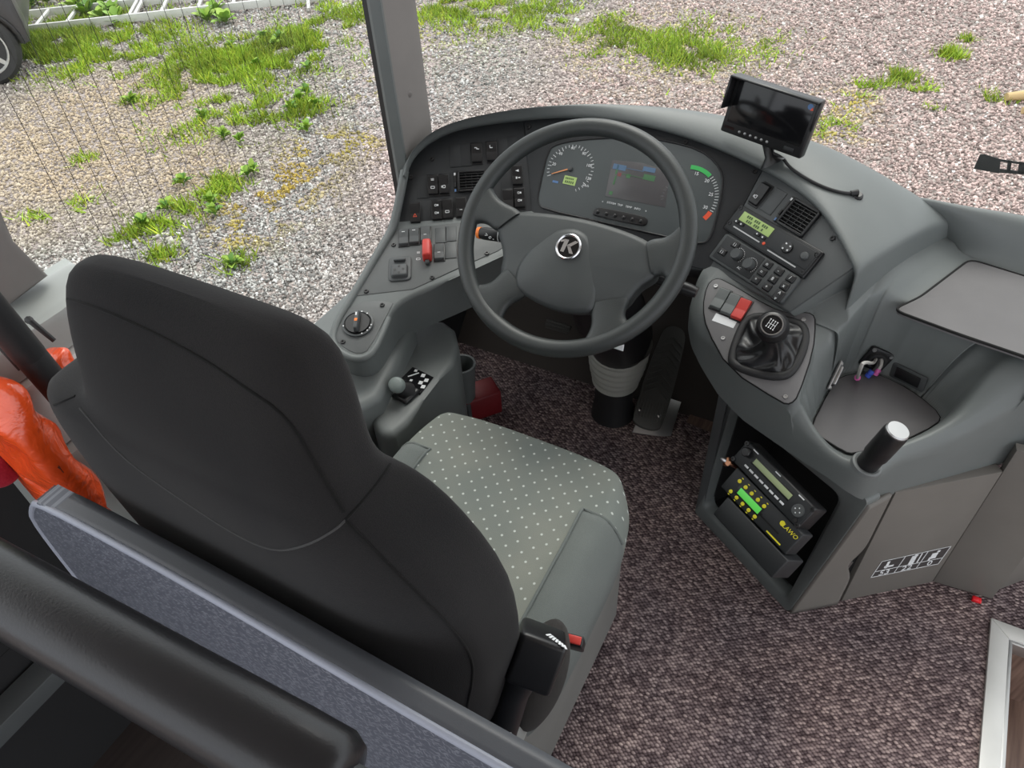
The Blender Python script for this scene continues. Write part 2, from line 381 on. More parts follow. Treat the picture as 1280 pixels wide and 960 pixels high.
def grid(rows, mat, closed_u=False, sub=0, thick=0, smooth=True):
    nr, nc = len(rows), len(rows[0]); verts = [p for r in rows for p in r]; faces = []
    for i in range(nr-1):
        for k in range(nc if closed_u else nc-1): faces.append((i*nc+k, i*nc+(k+1) % nc, (i+1)*nc+(k+1) % nc, (i+1)*nc+k))
    me = to_mesh('grid', verts, faces, mat, smooth)
    if sub or thick:
        o = bpy.data.objects.new('tmp', me)
        if sub: m = o.modifiers.new('s', 'SUBSURF'); m.levels = sub; m.render_levels = sub; m.boundary_smooth = 'PRESERVE_CORNERS'
        if thick: m = o.modifiers.new('t', 'SOLIDIFY'); m.thickness = thick; m.offset = 0
        COL.objects.link(o); dg = bpy.context.evaluated_depsgraph_get(); me2 = bpy.data.meshes.new_from_object(o.evaluated_get(dg))
        bpy.data.objects.remove(o); me = me2
        me.polygons.foreach_set('use_smooth', [True]*len(me.polygons))
    return me
def join(name, meshes):
    """several (mesh, matrix) of ONE part into one mesh"""
    bm = bmesh.new(); mats = []
    for me, M in meshes:
        b2 = bmesh.new(); b2.from_mesh(me); bmesh.ops.transform(b2, matrix=M, verts=b2.verts); tmp = bpy.data.meshes.new('t'); b2.to_mesh(tmp); b2.free(); bm.from_mesh(tmp); bpy.data.meshes.remove(tmp)
    out = bpy.data.meshes.new(name); bm.to_mesh(out); bm.free()
    out.materials.append(meshes[0][0].materials[0]); return out
_txt = {}
def text_mesh(s, size, mat, ext=0.0003, shear=0.0, align='CENTER'):
    key = (s, size, mat.name, shear, align)
    if key in _txt: return _txt[key]
    cu = bpy.data.curves.new('txt', 'FONT'); cu.body = s; cu.size = size; cu.extrude = ext; cu.align_x = align; cu.align_y = 'CENTER'; cu.shear = shear; cu.resolution_u = 2
    o = bpy.data.objects.new('txt', cu); COL.objects.link(o)
    dg = bpy.context.evaluated_depsgraph_get(); me = bpy.data.meshes.new_from_object(o.evaluated_get(dg)); bpy.data.objects.remove(o)
    me.materials.clear(); me.materials.append(mat); _txt[key] = me; return me
class Fr:
    """a plane in the place: origin o, axes u, v, normal n"""
    def __init__(s, o, u, v):
        s.o = Vector(o); s.u = Vector(u).normalized(); s.n = s.u.cross(Vector(v)).normalized(); s.v = s.n.cross(s.u)
    def P(s, px, py, h=0.0):
        d = ray(px, py); o = s.o+s.n*h; return CAM + d*((o-CAM).dot(s.n)/d.dot(s.n))
    def L(s, px, py, h=0.0):
        p = s.P(px, py, h)-s.o; return (p.dot(s.u), p.dot(s.v))
    def W(s, a, b, h=0.0): return s.o+s.u*a+s.v*b+s.n*h
    def mat(s, a=0, b=0, h=0, rot=0):
        p = s.W(a, b, h); M = Matrix(((s.u.x, s.v.x, s.n.x, p.x), (s.u.y, s.v.y, s.n.y, p.y), (s.u.z, s.v.z, s.n.z, p.z), (0, 0, 0, 1)))
        return M @ Matrix.Rotation(rad(rot), 4, 'Z') if rot else M
    def M(s, px, py, h=0, rot=0):
        a, b = s.L(px, py); return s.mat(a, b, h, rot)
    def poly(s, pts): return [s.L(*p) for p in pts]
def az(a): return Vector((math.sin(rad(a)), math.cos(rad(a)), 0))
def frame3(A, B, C):
    """u along A->B, plane through C; C lies on the low-v side"""
    u = (B-A).normalized(); n = u.cross(A-C).normalized()
    return Fr(A, u, n.cross(u))
def tilted(o, a, t):
    """panel whose horizontal runs at azimuth a and whose face leans back by t degrees"""
    u = az(a); h = az(a+90); return Fr(o, u, Vector((0, 0, 1))*math.cos(rad(t))-h*math.sin(rad(t)))

# ================================================================== SETTING
def struct(o): o['kind'] = 'structure'; return o
def slab(name, x0, x1, y0, y1, z0, z1, mat, bev=0, parent=None):
    me = prism([(x0, y0), (x1, y0), (x1, y1), (x0, y1)], z0, z1, mat, bev)
    return obj(name, me, parent)
FX, FY = 0.975, 1.185                    # step opening: x > FX, y < FY
GZ = -0.90                               # ground outside
fl = struct(obj('floor', prism([(-.60, .20), (FX, .20), (FX, FY), (1.9, FY), (1.9, 1.78), (-.60, 1.78)], -.03, 0, CARPET)))
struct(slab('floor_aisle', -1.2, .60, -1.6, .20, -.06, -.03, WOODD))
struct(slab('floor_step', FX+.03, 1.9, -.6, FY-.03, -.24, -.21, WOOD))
struct(slab('wall_step', FX-.02, FX+.004, -.6, FY, -.21, -.031, WOOD))
struct(slab('wall_step_front', FX+.004, 1.9, FY-.03, FY, -.21, -.031, WOOD))
# aluminium step edge: two mitred strips and their inner lip
tr = bpy.data.objects.new('trim_1', None); place(tr, None, T(FX, FY, 0)); struct(tr); tr['label'] = 'bare aluminium edge strip around the step well'
obj('edge_strip', prism([(FX-.005, -.2), (FX+.032, -.2), (FX+.032, FY-.032), (FX-.005, FY+.005)], .0005, .007, ALU, .002), tr)
obj('edge_strip', prism([(FX-.005, FY+.005), (FX+.032, FY-.032), (1.9, FY-.032), (1.9, FY+.005)], .0005, .007, ALU, .002), tr)
obj('inner_lip', prism([(FX+.032, -.2), (FX+.040, -.2), (FX+.040, FY-.040), (FX+.032, FY-.032)], -.03, .004, STEEL, .001), tr)
obj('inner_lip', prism([(FX+.032, FY-.032), (FX+.040, FY-.040), (1.9, FY-.040), (1.9, FY-.032)], -.03, .004, STEEL, .001), tr)
tb = struct(obj('trim_9', prism([(1.50, .0), (1.77, .0), (1.77, .30), (1.70, .20), (1.52, .012)], -.598, .28, plastic('toe_board_brown', (.045, .036, .030), .7, .1), 0), None, Fr((0, 0, 0), (0, 1, 0), (0, 0, 1)).mat())); tb['label'] = 'dark brown sloping toe board under the pedals'
# front bulkhead under the dash, left side wall with sill
struct(slab('wall_front', -.60, 1.9, 1.78, 1.81, -.25, .60, SLATE))
struct(slab('wall_left', -.66, -.60, -.6, 1.80, -.6, .39, SOFT))
struct(slab('wall_left_rear', -.66, -.60, -.6, .32, .391, .90, SOFT))
sill = struct(obj('trim_2', prism([(-.66, .2), (-.535, .2), (-.535, .44), (-.55, .52), (-.66, .54)], .845, .905, SILLM, .012)))
sill['label'] = 'pale grey plastic sill along the bottom of the side window'
struct(slab('trim_3', -.62, -.52, .262, .50, .72, .842, ALU, .01))['label'] = 'bare metal rail under the window sill beside the seat'
struct(slab('trim_4', -.60, -.50, .262, .64, .40, .715, SILLM, .02))['label'] = 'pale grey lower side panel beside the seat'
# B pillar cover
bp = [PX(-60, 150, -.60), PX(-8, 245, -.60), PX(22, 302, -.60), PX(66, 346, -.60), PX(14, 386, -.60), PX(-40, 350, -.60), PX(-120, 280, -.60)]
bfr = Fr((-.60, 0, 0), (0, 1, 0), (0, 0, 1))
struct(obj('trim_5', prism([(p.y, p.z) for p in bp], -.05, .0, TAUPE, .015, 3), None, bfr.mat()))['label'] = 'taupe plastic pillar cover behind the side window'
struct(slab('ceiling', -.75, 2.0, -1.3, 1.30, 2.10, 2.14, CEILM))  # unseen bus roof, added to shade the cab, cut short behind for light
# A pillar: vertical, cover plus rubber seal
p0 = PZ(512, 215, .70)
ap = [PZ(484, 205, .74), PZ(497, 215, .74), PZ(517, 200, .74), PZ(540, 175, .74), PZ(534, 160, .74)]
pil = bpy.data.objects.new('trim_6', None); place(pil, None, T(-.52, 1.30, .5)); struct(pil); pil['label'] = 'grey plastic windscreen pillar cover with dark rubber seal'
def pillar_prism(pxs, z0, z1, mat, bev=.006):
    pts = [PZ(x, 215, .70) for x in pxs]; return pts
pl_l = PX(487, 200, -.56); pl_r = PX(534, 160, -.50)
def vx(px, y): p = PY(px, 0, y); return (p.x, p.y)
e0, e1, e2, e3 = vx(452, 1.258), vx(460, 1.258), vx(475, 1.262), vx(514, 1.36)
pilpoly = [(e2[0]-.02, e2[1]+.012), (e2[0], e2[1]+.006), (e3[0], e3[1]), (e3[0]-.004, e3[1]+.02), (e2[0]-.03, e3[1]+.02)]
obj('cover', prism(pilpoly, .52, 2.1, TAUPE, .004), pil)
obj('edge_bead', prism([(e1[0]-.004, e1[1]), (e1[0]+.006, e1[1]-.004), (e2[0], e2[1]), (e2[0], e2[1]+.012), (e1[0]-.004, e1[1]+.03)], .50, 2.1, GREY, .002), pil)
obj('rubber_seal', prism([e0, (e1[0], e1[1]), (e1[0], e1[1]+.03), (e0[0]-.01, e0[1]+.03)], .50, 2.1, BLACK, .002), pil)
sc = obj('screw_cap', lathe([(0.001, 0), (.008, 0), (.008, .003), (.005, .005), (.001, .005)], TAUPE, 14), pil,
         Matrix.Translation(PY(511, 117, 1.312)) @ Vector((.9, -.42, 0)).to_track_quat('Z', 'Y').to_matrix().to_4x4())
# side window: pane with heating wires
wn = bpy.data.objects.new('window_1', None); place(wn, None, T(-.62, .9, .8)); struct(wn); wn['label'] = 'heated side window pane with thin vertical wires'
obj('pane', prism([(.10, .91), (.545, .91), (.545, .40), (1.27, .40), (1.27, 2.1), (.10, 2.1)], -.003, .003, GLASS), wn, Fr((-.625, 0, 0), (0, 1, 0), (0, 0, 1)).mat())
wire = tube([(0, 0, .41), (0, 0, 2.1)], .0005, BLACK, 4)
y = .557
while y < 1.25:
    obj('wire', wire, wn, T(-.6195, y, 0)); y += .0330
# windscreen: curved pane in front of the dash
ws = []
for z, f in ((.45, 0), (.9, -.01), (1.4, -.05), (2.1, -.14)):
    ws.append([Vector((-.50+.0, 1.42+f*.3, z)), Vector((-.40, 1.62+f, z)), Vector((-.1, 1.76+f, z)), Vector((.4, 1.80+f, z)), Vector((1.0, 1.82+f, z)), Vector((2.1, 1.80+f, z))])
wsc = struct(obj('window_2', grid(ws, GLASS, False, 2, .006))); wsc['label'] = 'curved clear windscreen in front of the dashboard'
# ================================================================== DASHBOARD
e45 = rad(45)
Pc = PY(790, 235, 1.40)
FC = Fr(Pc, (1, 0, 0), (0, math.sin(e45), math.cos(e45)))
S1, S2 = FC.P(654, 151), FC.P(664, 260)
FL = Fr(S2, az(60), S1-S2)
R1, R2 = FC.P(955, 213), FC.P(893, 325)
FR = Fr(R2, az(122.5), R1-R2)
FLL = frame3(FL.P(500, 287), FL.P(612, 278), PZ(440, 440, .560))
FG = frame3(PZ(885, 345, .638), PZ(1012, 392, .642), PZ(985, 505, .562))
dash = thing('dashboard', 'grey wraparound driver dashboard with black switch fascias under a curved cowl', 'dashboard', (0, 1.5, .45))

def fascia(name, F, px, mat, d=.02, bev=.0015):
    return obj(name, prism(F.poly(px), -d, 0, mat, bev), dash, F.mat())
fascia('side_fascia', FL, [(511, 211), (520, 192), (540, 174), (570, 159), (612, 150), (654, 146), (666, 275), (572, 282), (497, 287)], BLACKP)
fascia('centre_fascia', FC, [(654.3, 144), (710, 140), (790, 150), (860, 165), (905, 183), (955.2, 208), (893, 326), (886, 338), (850, 330), (760, 300), (665, 276)], BLACKP)
fascia('audio_fascia', FR, [(955.4, 208), (990, 228), (1022, 250), (1046, 282), (1066, 318), (1070, 332), (987, 389), (884, 331), (893.5, 325)], SLATE)
obj('audio_fascia_body', prism(FR.poly([(955, 206), (1046, 280), (1067, 318), (1071, 332), (987, 390), (883, 332), (893.5, 325)]), -.12, -.004, GREY, .003), dash, FR.mat())
# ---- curved cowl over the instruments
O = [(503, 222, .735), (509, 202, .765), (517, 187, .790), (535, 167, .815), (560, 155, .828), (592, 145, .838), (640, 135.5, .848), (700, 130, .855), (760, 128, .860), (820, 131, .860), (862, 135, .858), (908, 142, .855), (960, 155, .848), (1015, 172, .836), (1067, 195, .815), (1112, 221, .790), (1157, 247, .757), (1183, 270, .722)]
In = [(508, 226, 'L'), (511, 211, 'L'), (520, 194, 'L'), (540, 177, 'L'), (570, 163, 'L'), (612, 156, 'L'), (654, 151, 'L'), (705, 147, 'C'), (750, 149, 'C'), (795, 156, 'C'), (830, 164, 'C'), (875, 178, 'C'), (918, 196, 'C'), (960, 216, 'R'), (995, 238, 'R'), (1022, 260, 'R'), (1046, 294, 'R'), (1068, 338, 'R')]
FF = {'L': FL, 'C': FC, 'R': FR}
rows = [[] for _ in range(7)]
for i, (o, q) in enumerate(zip(O, In)):
    F = FF[q[2]]; oz = PZ(*o); a = F.P(q[0], q[1], .018); a0 = F.P(q[0], q[1], -.012)
    k = min(1, max(0, (i-9)/8))
    out = Vector((oz.x-.05, oz.y-1.0, 0)).normalized()
    m1 = a.lerp(oz, .12)+Vector((0, 0, .010)); m2 = a.lerp(oz, .55)+Vector((0, 0, .012+.012*k*(1-max(0, (i-13)/4))))
    rows[0].append(a0); rows[1].append(a); rows[2].append(m1); rows[3].append(m2); rows[4].append(oz)
    rows[5].append(oz+out*.045-Vector((0, 0, .03))); rows[6].append(oz+out*.09-Vector((0, 0, .26)))
# right end: close the cowl downward
for r_i, r_ in enumerate(rows):
    p = r_[-1]; d = Vector((.006, -.004, -.012))
    r_.append(p+d*.8); r_.append(Vector((p.x+.005, p.y-.003, .64 if r_i < 5 else p.z-.02)))
cowl_me = grid(rows, GREY, False, 2)
COWL = BVHTree.FromPolygons([v.co.copy() for v in cowl_me.vertices], [tuple(p.vertices) for p in cowl_me.polygons])
obj('cowl', cowl_me, dash)
# ---- left body carrying the lower panels
lb = [(506, 252), (488, 288), (462, 331), (437, 374), (416, 410), (412, 428), (422, 444), (444, 454), (463, 450), (475, 432), (488, 398), (500, 382), (520, 371), (575, 348), (625, 325), (672, 302), (690, 275), (665, 258)]
lbp = smooth_poly([Vector((*FLL.L(*p), 0)) for p in lb], 1)
obj('switch_body', prism([(p.x, p.y) for p in lbp], -.115, .008, GREY, .010, 3), dash, FLL.mat())
sp = FLL.poly([(497, 290), (575, 282), (640, 276), (660, 284), (640, 305), (623, 317), (575, 338), (517, 365), (446, 373)])
obj('switch_panel', prism(sp, .0, .0095, PANELM, .0015), dash, FLL.mat())
kp = smooth_poly([Vector((*FLL.L(*p), 0)) for p in [(443, 380), (494, 379), (487, 392), (463, 440), (450, 446), (434, 440), (420, 427), (422, 412)]], 1)
obj('light_switch_panel', prism([(p.x, p.y) for p in kp], .0, .0095, PANELM, .0015), dash, FLL.mat())
# outer rim bead running along the window side, joining the cowl
rim = [FL.P(506, 214, .012), FL.P(501, 240, .012), FL.P(496, 265, .012), FL.P(490, 288, .014), FLL.P(478, 307, .010), FLL.P(456, 345, .008), FLL.P(437, 377, .007), FLL.P(420, 406, .006), FLL.P(415, 427, .005), FLL.P(425, 441, .005), FLL.P(444, 450, .005), FLL.P(462, 446, .005), FLL.P(473, 430, .004), FLL.P(486, 398, .003)]
rp_ = smooth_poly(rim, 2, False); obj('rim_bead', tube(rp_, [.0105-.003*i/(len(rp_)-1) for i in range(len(rp_))], GREY, 10), dash)
# dark underside closing the dash below the instruments
und = [[FL.P(508, 225, -.02), FC.P(664, 276, -.005), FC.P(760, 302, -.005), FC.P(886, 338, -.005)],
       [Vector((-.50, 1.30, .50)), Vector((-.22, 1.44, .50)), Vector((0, 1.46, .48)), Vector((.24, 1.44, .50))],
       [Vector((-.56, 1.50, .44)), Vector((-.25, 1.66, .42)), Vector((0, 1.68, .40)), Vector((.26, 1.66, .42))],
       [Vector((-.58, 1.77, .40)), Vector((-.25, 1.775, .36)), Vector((0, 1.775, .36)), Vector((.28, 1.775, .36))]]
obj('underside', grid(und, SLATE, False, 1, .008), dash)

# ---- small fittings
SW_W, SW_H = .0225, .048
def icon_mesh(kind, mat):
    key = ('icon', kind, mat.name)
    if key in _cache: return _cache[key]
    q = []
    def rect(x, y, w_, h_): q.append([(x-w_/2, y-h_/2), (x+w_/2, y-h_/2), (x+w_/2, y+h_/2), (x-w_/2, y+h_/2)])
    def ring(x, y, w_, h_, t): rect(x, y+h_/2, w_, t); rect(x, y-h_/2, w_, t); rect(x-w_/2, y, t, h_); rect(x+w_/2, y, t, h_)
    S = .001
    if kind == 'box': ring(0, -9*S, 8*S, 5*S, 1.2*S)
    elif kind == 'boxgrid': ring(0, -9*S, 8*S, 5*S, 1.2*S); [rect(0, (8+2*i)*S, 7*S, 1*S) for i in range(3)]
    elif kind == 'lines': [rect(0, (6+2.2*i)*S, 8*S, 1.1*S) for i in range(3)]
    elif kind == 'two': ring(-2*S, 9*S, 4*S, 4*S, 1*S); rect(3*S, 9*S, 3*S, 4*S); ring(-2*S, -9*S, 4*S, 4*S, 1*S); rect(3*S, -9*S, 3*S, 4*S)
    elif kind == 'arrow': q.append([(-4*S, 8*S), (4*S, 11*S), (4*S, 5*S)]); rect(4*S, -9*S, 5*S, 2*S); rect(-2*S, -9*S, 3*S, 5*S)
    elif kind == 'tri': q.append([(-4.5*S, -12*S), (4.5*S, -12*S), (3.4*S, -10.8*S), (-3.4*S, -10.8*S)]); q.append([(-4.5*S, -12*S), (-3.2*S, -11.6*S), (.4*S, -4.6*S), (-.4*S, -4.0*S)]); q.append([(4.5*S, -12*S), (.4*S, -4.0*S), (-.4*S, -4.6*S), (3.2*S, -11.6*S)])
    elif kind == 'step': rect(-2*S, 9*S, 5*S, 2*S); rect(1*S, 7*S, 2*S, 4*S); rect(4*S, 5.5*S, 4*S, 2*S)
    elif kind == 'seat': rect(-3*S, 8*S, 1.6*S, 7*S); rect(0, 5.2*S, 6*S, 1.8*S)
    elif kind == 'dash': rect(0, -8*S, 6*S, 1.4*S)
    elif kind == 'top': rect(0, 10*S, 7*S, 1.6*S)
    elif kind == 'lamp': ring(1*S, -9*S, 5*S, 6*S, 1.2*S); rect(-4*S, -9*S, 2*S, 5*S)
    verts, faces = [], []
    for p in q: faces.append(tuple(range(len(verts), len(verts)+len(p)))); verts += [(x, y, 0) for x, y in p]
    me = to_mesh('icon', verts, faces, mat); _cache[key] = me; return me
rock = None
def switch(F, px, py, kind=None, s=1.0, mat=BLACK, h=.0, sx=1.0, imat=WHITE, parent=None, rot=0):
    """rocker switch: frame and tilted rocker, with its printed symbol"""
    global rock
    a, b = F.L(px, py)
    key = ('sw', s, sx, mat.name)
    if key not in _cache:
        w_, h_ = SW_W*s*sx, SW_H*s
        bm = bmesh.new(); prof = [(-h_/2, .003), (-h_/2+.002, .0075), (-.002, .0055), (h_/2-.004, .0105), (h_/2, .004), (h_/2, -.004), (-h_/2, -.004)]
        L_ = [bm.verts.new((-w_/2, y, z)) for y, z in prof]; R_ = [bm.verts.new((w_/2, y, z)) for y, z in prof]
        n = len(prof)
        for i in range(n): bm.faces.new((L_[i], L_[(i+1) % n], R_[(i+1) % n], R_[i]))
        bm.faces.new(L_); bm.faces.new(R_[::-1])
        bmesh.ops.bevel(bm, geom=bm.edges[:], offset=.0012, segments=2, affect='EDGES', profile=.5)
        me = bm_mesh('rocker', bm, mat); me.shade_smooth(); me.set_sharp_from_angle(angle=rad(45)); _cache[key] = me
    o = obj('rocker_switch', _cache[key], parent or dash, F.mat(a, b, h+.001, rot))
    fr = obj('switch_frame', rbox(SW_W*s*sx+.004, SW_H*s+.006, .003, .001, BLACK), o, F.mat(a, b, h-.001, rot))
    if kind: obj('symbol', icon_mesh(kind, imat), o, F.mat(a, b, h+.0125, rot))
    return o
def blank(F, px, py, w_=.026, h_=.054, mat=BLACKP, h=0., rot=0, parent=None):
    a, b = F.L(px, py); return obj('blank_cover', rbox(w_, h_, .0022, .0008, mat), parent or dash, F.mat(a, b, h-.0005, rot))
SCREW = lathe([(.0005, .0012), (.0022, .0012), (.0026, .003), (.0045, .003), (.0052, .0015), (.0055, -.001), (.0005, -.001)], BLACK, 12)
SCREWC = lathe([(.0005, .0008), (.0022, .0008), (.0026, .0022), (.004, .0022), (.0045, -.001), (.0005, -.001)], STEEL, 12)
def screw(F, px, py, h=0., parent=None, me=SCREW):
    return obj('screw', me, parent or dash, F.M(px, py, h))
def vent(F, px, py, w_, h_, nslat=6, nvert=3, parent=None, h=0.):
    a, b = F.L(px, py); parent = parent or dash
    t = .005
    bm = [(rbox(w_, t, .008, .001, BLACK), T(0, h_/2-t/2, 0)), (rbox(w_, t, .008, .001, BLACK), T(0, -h_/2+t/2, 0)), (rbox(t, h_, .008, .001, BLACK), T(-w_/2+t/2)), (rbox(t, h_, .008, .001, BLACK), T(w_/2-t/2))]
    v = obj('air_vent', join('vent', bm), parent, F.mat(a, b, h))
    obj('duct', rbox(w_-.004, h_-.004, .001, 0, DARKGAP), v, F.mat(a, b, h+.0003))
    for i in range(nslat):
        y = -h_/2+t+(i+.5)*(h_-2*t)/nslat
        obj('slat', rbox(w_-2*t, .0022, .006, .0008, BLACK), v, F.mat(a, b+y, h+.001))
    for i in range(nvert):
        x = -w_/2+t+(i+1)*(w_-2*t)/(nvert+1)
        obj('divider', rbox(.0018, h_-2*t, .004, .0006, BLACK), v, F.mat(a+x, b, h+.001))
    # side slider with a white and a blue mark
    g = obj('slider', rbox(.006, h_, .003, .001, BLACK), v, F.mat(a-w_/2-.006, b, h))
    obj('slider_knob', rbox(.005, .012, .007, .0015, BLACK), v, F.mat(a-w_/2-.006, b-.008, h))
    obj('mark', rbox(.004, .006, .0008, 0, WHITE), v, F.mat(a-w_/2-.006, b+h_/2-.006, h+.003))
    obj('mark', rbox(.004, .006, .0008, 0, flat('blue_print', (.1, .2, .4)) if 'blue_print' not in MATS else MATS['blue_print']), v, F.mat(a-w_/2-.006, b-h_/2+.005, h+.003))
    return v
# side fascia (pixel spots measured on the photograph, placed on the fascia plane)
for x, yy in ((569, 195), (582, 194)): blank(FL, x, yy)
switch(FL, 596, 192, 'step'); switch(FL, 614.5, 190, 'seat')
for x, yy in ((628, 187), (641, 185)): blank(FL, x, yy)
blank(FL, 528, 234); switch(FL, 541.5, 232, 'boxgrid'); switch(FL, 555, 231, 'lamp')
vent(FL, 590, 227, .066, .050, 6, 3)
blank(FL, 633, 224); switch(FL, 646.5, 220, 'arrow')
switch(FL, 519.5, 267, 'tri', imat=REDP); blank(FL, 533, 265); switch(FL, 546.5, 263.5, 'two'); switch(FL, 559.5, 262, 'box'); switch(FL, 576.5, 260, 'dash')
switch(FL, 635, 250, None); switch(FL, 649.5, 248, 'two')
screw(FL, 540, 199); screw(FL, 514, 222)
for x, yy in ((661, 159), (857, 178), (944, 214)): screw(FC, x, yy)
screw(FR, 1041, 298); 
# lower left switch panel
HP = .0095
for x, yy, k in ((506, 302, 'top'), (519, 300, 'top'), (533, 298, 'dash')): switch(FLL, x, yy, k, .95, SLATE, HP, 1.0)
for x, yy in ((552, 298), (564, 296), (564, 317)): blank(FLL, x, yy, .026, .046, SLATE, HP)
switch(FLL, 550, 320, 'dash', .95, SLATE, HP)
for x, yy in ((493, 310), (459, 368), (541, 351), (609, 320.5)): screw(FLL, x, yy, HP)
# red guarded toggle
a, b = FLL.L(535.5, 321)
g = obj('red_guard', rbox(.021, .050, .026, .004, REDM, 2, 0, .003), dash, FLL.mat(a, b, HP), label='red flip-up switch guard')
obj('toggle_tip', rbox(.010, .010, .012, .003, SLATE), g, FLL.mat(a, b-.030, HP))
obj('guard_label', icon_mesh('boxgrid', WHITE), g, FLL.mat(a-.021, b-.004, HP+.0006))
# mirror adjuster pad
a, b = FLL.L(501, 340)
m_ = obj('mirror_adjuster', rbox(.050, .070, .004, .0015, SLATE, 2, 0, 0, .010), dash, FLL.mat(a, b, HP))
obj('adjuster_pad', rbox(.038, .036, .010, .003, SLATE, 2, 0, .004, .005), m_, FLL.mat(a, b-.011, HP+.003))
obj('selector', rbox(.026, .007, .008, .002, SLATE), m_, FLL.mat(a, b+.021, HP+.003))
for dx, dy in ((-.009, 0), (.009, 0), (0, .009), (0, -.009)): obj('dimple', lathe([(.0005, 0), (.003, 0), (.003, .0006), (.0005, .0006)], BLACK, 10), m_, FLL.mat(a+dx, b-.011+dy, HP+.0128))
# rotary light switch
a, b = FLL.L(449, 409)
k = obj('light_knob', lathe([(.0005, .0), (.030, .0), (.033, .001), (.033, .005), (.0295, .006), (.027, .002), (.0005, .002)], SLATE, 32), dash, FLL.mat(a, b, HP))
obj('knob_disc', lathe([(.0005, .0), (.0265, .0), (.0255, .006), (.0005, .006)], BLACK, 28), k, FLL.mat(a, b, HP+.0015))
obj('knob_bar', rbox(.0115, .049, .016, .003, SLATE, 2, 0, .003), k, FLL.mat(a, b, HP+.006, -4))
obj('orange_mark', rbox(.006, .007, .0006, 0, ORANGE), k, FLL.mat(a, b-.003, HP+.0222, -4)); obj('white_mark', rbox(.003, .008, .0006, 0, WHITE), k, FLL.mat(a, b+.012, HP+.0222, -4))
for an in (100, 75, 50, 190, -15, -30, -45, -70): obj('tick', rbox(.0028, .0028, .0006, 0, WHITE), k, FLL.mat(a+.030*math.cos(rad(an)), b+.030*math.sin(rad(an)), HP+.006))
screw(FLL, 479, 385, HP); screw(FLL, 430, 431, HP)
# audio fascia
switch(FR, 951, 244, 'lamp', 1.0); blank(FR, 967, 252, .030, .052, SLATE)
vent(FR, 999, 273, .068, .058, 7, 3)
# ================================================================== INSTRUMENT CLUSTER
clus = thing('instrument_cluster', 'curved instrument cluster with speedometer, screen and rev counter behind the steering wheel', 'instrument cluster', FC.P(790, 235, .0))
cl_px = [(686, 188), (697, 181), (720, 176), (760, 173), (800, 172), (840, 178), (875, 188), (895, 203), (904, 220), (903, 240), (893, 285), (886, 301), (878, 305), (862, 303), (760, 280), (680, 262), (672, 254), (675, 235)]
cp = smooth_poly([Vector((*FC.L(*p), 0)) for p in cl_px], 1)
face = obj('face', prism([(p.x, p.y) for p in cp], .0002, .004, CLUST, .001), clus, FC.mat())
lip_pts = [FC.W(p.x, p.y, .004) for p in cp]
obj('bezel', tube(lip_pts, .0022, BLACK, 8, False, True), clus)
def ticks(cx, cy, r0, r1, angs, wd, mat, name, parent, F=FC, h=.0046):
    verts, faces = [], []
    for an in angs:
        c, s = math.cos(rad(an)), math.sin(rad(an)); n0 = len(verts)
        for r, k in ((r0, -1), (r1, -1), (r1, 1), (r0, 1)): verts.append((r*c-k*wd/2*s, r*s+k*wd/2*c, 0))
        faces.append((n0, n0+1, n0+2, n0+3))
    return obj(name, to_mesh(name, verts, faces, mat), parent, F.mat(cx, cy, h))
# speedometer
sx, sy = FC.L(713.5, 212)
R_ = .0555
ticks(sx, sy, R_-.006, R_, [208-i*8.83 for i in range(31)], .0012, WHITE, 'speed_marks', clus)
ticks(sx, sy, R_-.009, R_, [208-i*26.5 for i in range(10)], .0016, WHITE, 'speed_marks_major', clus)
for s_, px, py in (('20', 693.5, 206), ('40', 701.5, 193), ('60', 717, 186), ('80', 731, 193), ('100', 737, 208), ('120', 736, 224), ('km/h', 733, 233)):
    a, b = FC.L(px, py); obj('numeral', text_mesh(s_, .0095 if s_ != 'km/h' else .0075, WHITE), clus, FC.mat(a, b, .0048))
nd = obj('speed_needle', prism([(-.004, -.0016), (.044, -.0007), (.044, .0007), (-.004, .0016)], 0, .0015, NEEDLE), clus, FC.mat(sx, sy, .006, 207))
obj('needle_cap', lathe([(.0005, 0), (.006, 0), (.005, .005), (.0005, .006)], SLATE, 16), clus, FC.mat(sx, sy, .0045))
a, b = FC.L(713, 226.5); od = obj('odometer', rbox(.030, .019, .001, 0, LCD), clus, FC.mat(a, b, .0040)); [obj('digit', rbox(.0028, .0055, .0003, 0, LCDDK), od, FC.mat(a-.009+.0045*i, b-.004, .0051)) for i in range(5)]; [obj('digit', rbox(.0022, .004, .0003, 0, LCDDK), od, FC.mat(a-.010+.0035*i, b+.004, .0051)) for i in range(6)]
a, b = FC.L(695, 228); obj('badge', rbox(.014, .005, .0006, 0, MATS['blue_print']), clus, FC.mat(a, b, .0042))
# centre screen with its print and warning symbols
scr = FC.poly([(766, 201), (800, 204), (838, 215), (832, 260), (757, 246)])
so = obj('screen', prism(scr, .003, .0046, SCRM, .0005), clus, FC.mat())
verts = []
sp_bl = flat('screen_blue', (.09, .16, .26), .5); sp_gr = flat('screen_green', (.06, .16, .07), .5); sp_rd = flat('screen_red', (.20, .06, .06), .5)
for px, py, w_, h_, mt in ((775, 210, .030, .012, sp_bl), (772, 213, .004, .020, sp_gr), (812, 213, .028, .010, sp_bl), (812, 223, .026, .012, sp_gr), (793, 213, .045, .0012, sp_bl), (797, 222, .070, .0012, sp_gr), (775, 219, .008, .008, sp_rd), (786, 221, .009, .009, sp_gr), (769, 226, .004, .020, sp_gr), (764, 242, .008, .008, sp_gr)):
    a, b = FC.L(px, py); obj('readout', rbox(w_, h_, .0004, 0, mt), so, FC.mat(a, b, .0046))
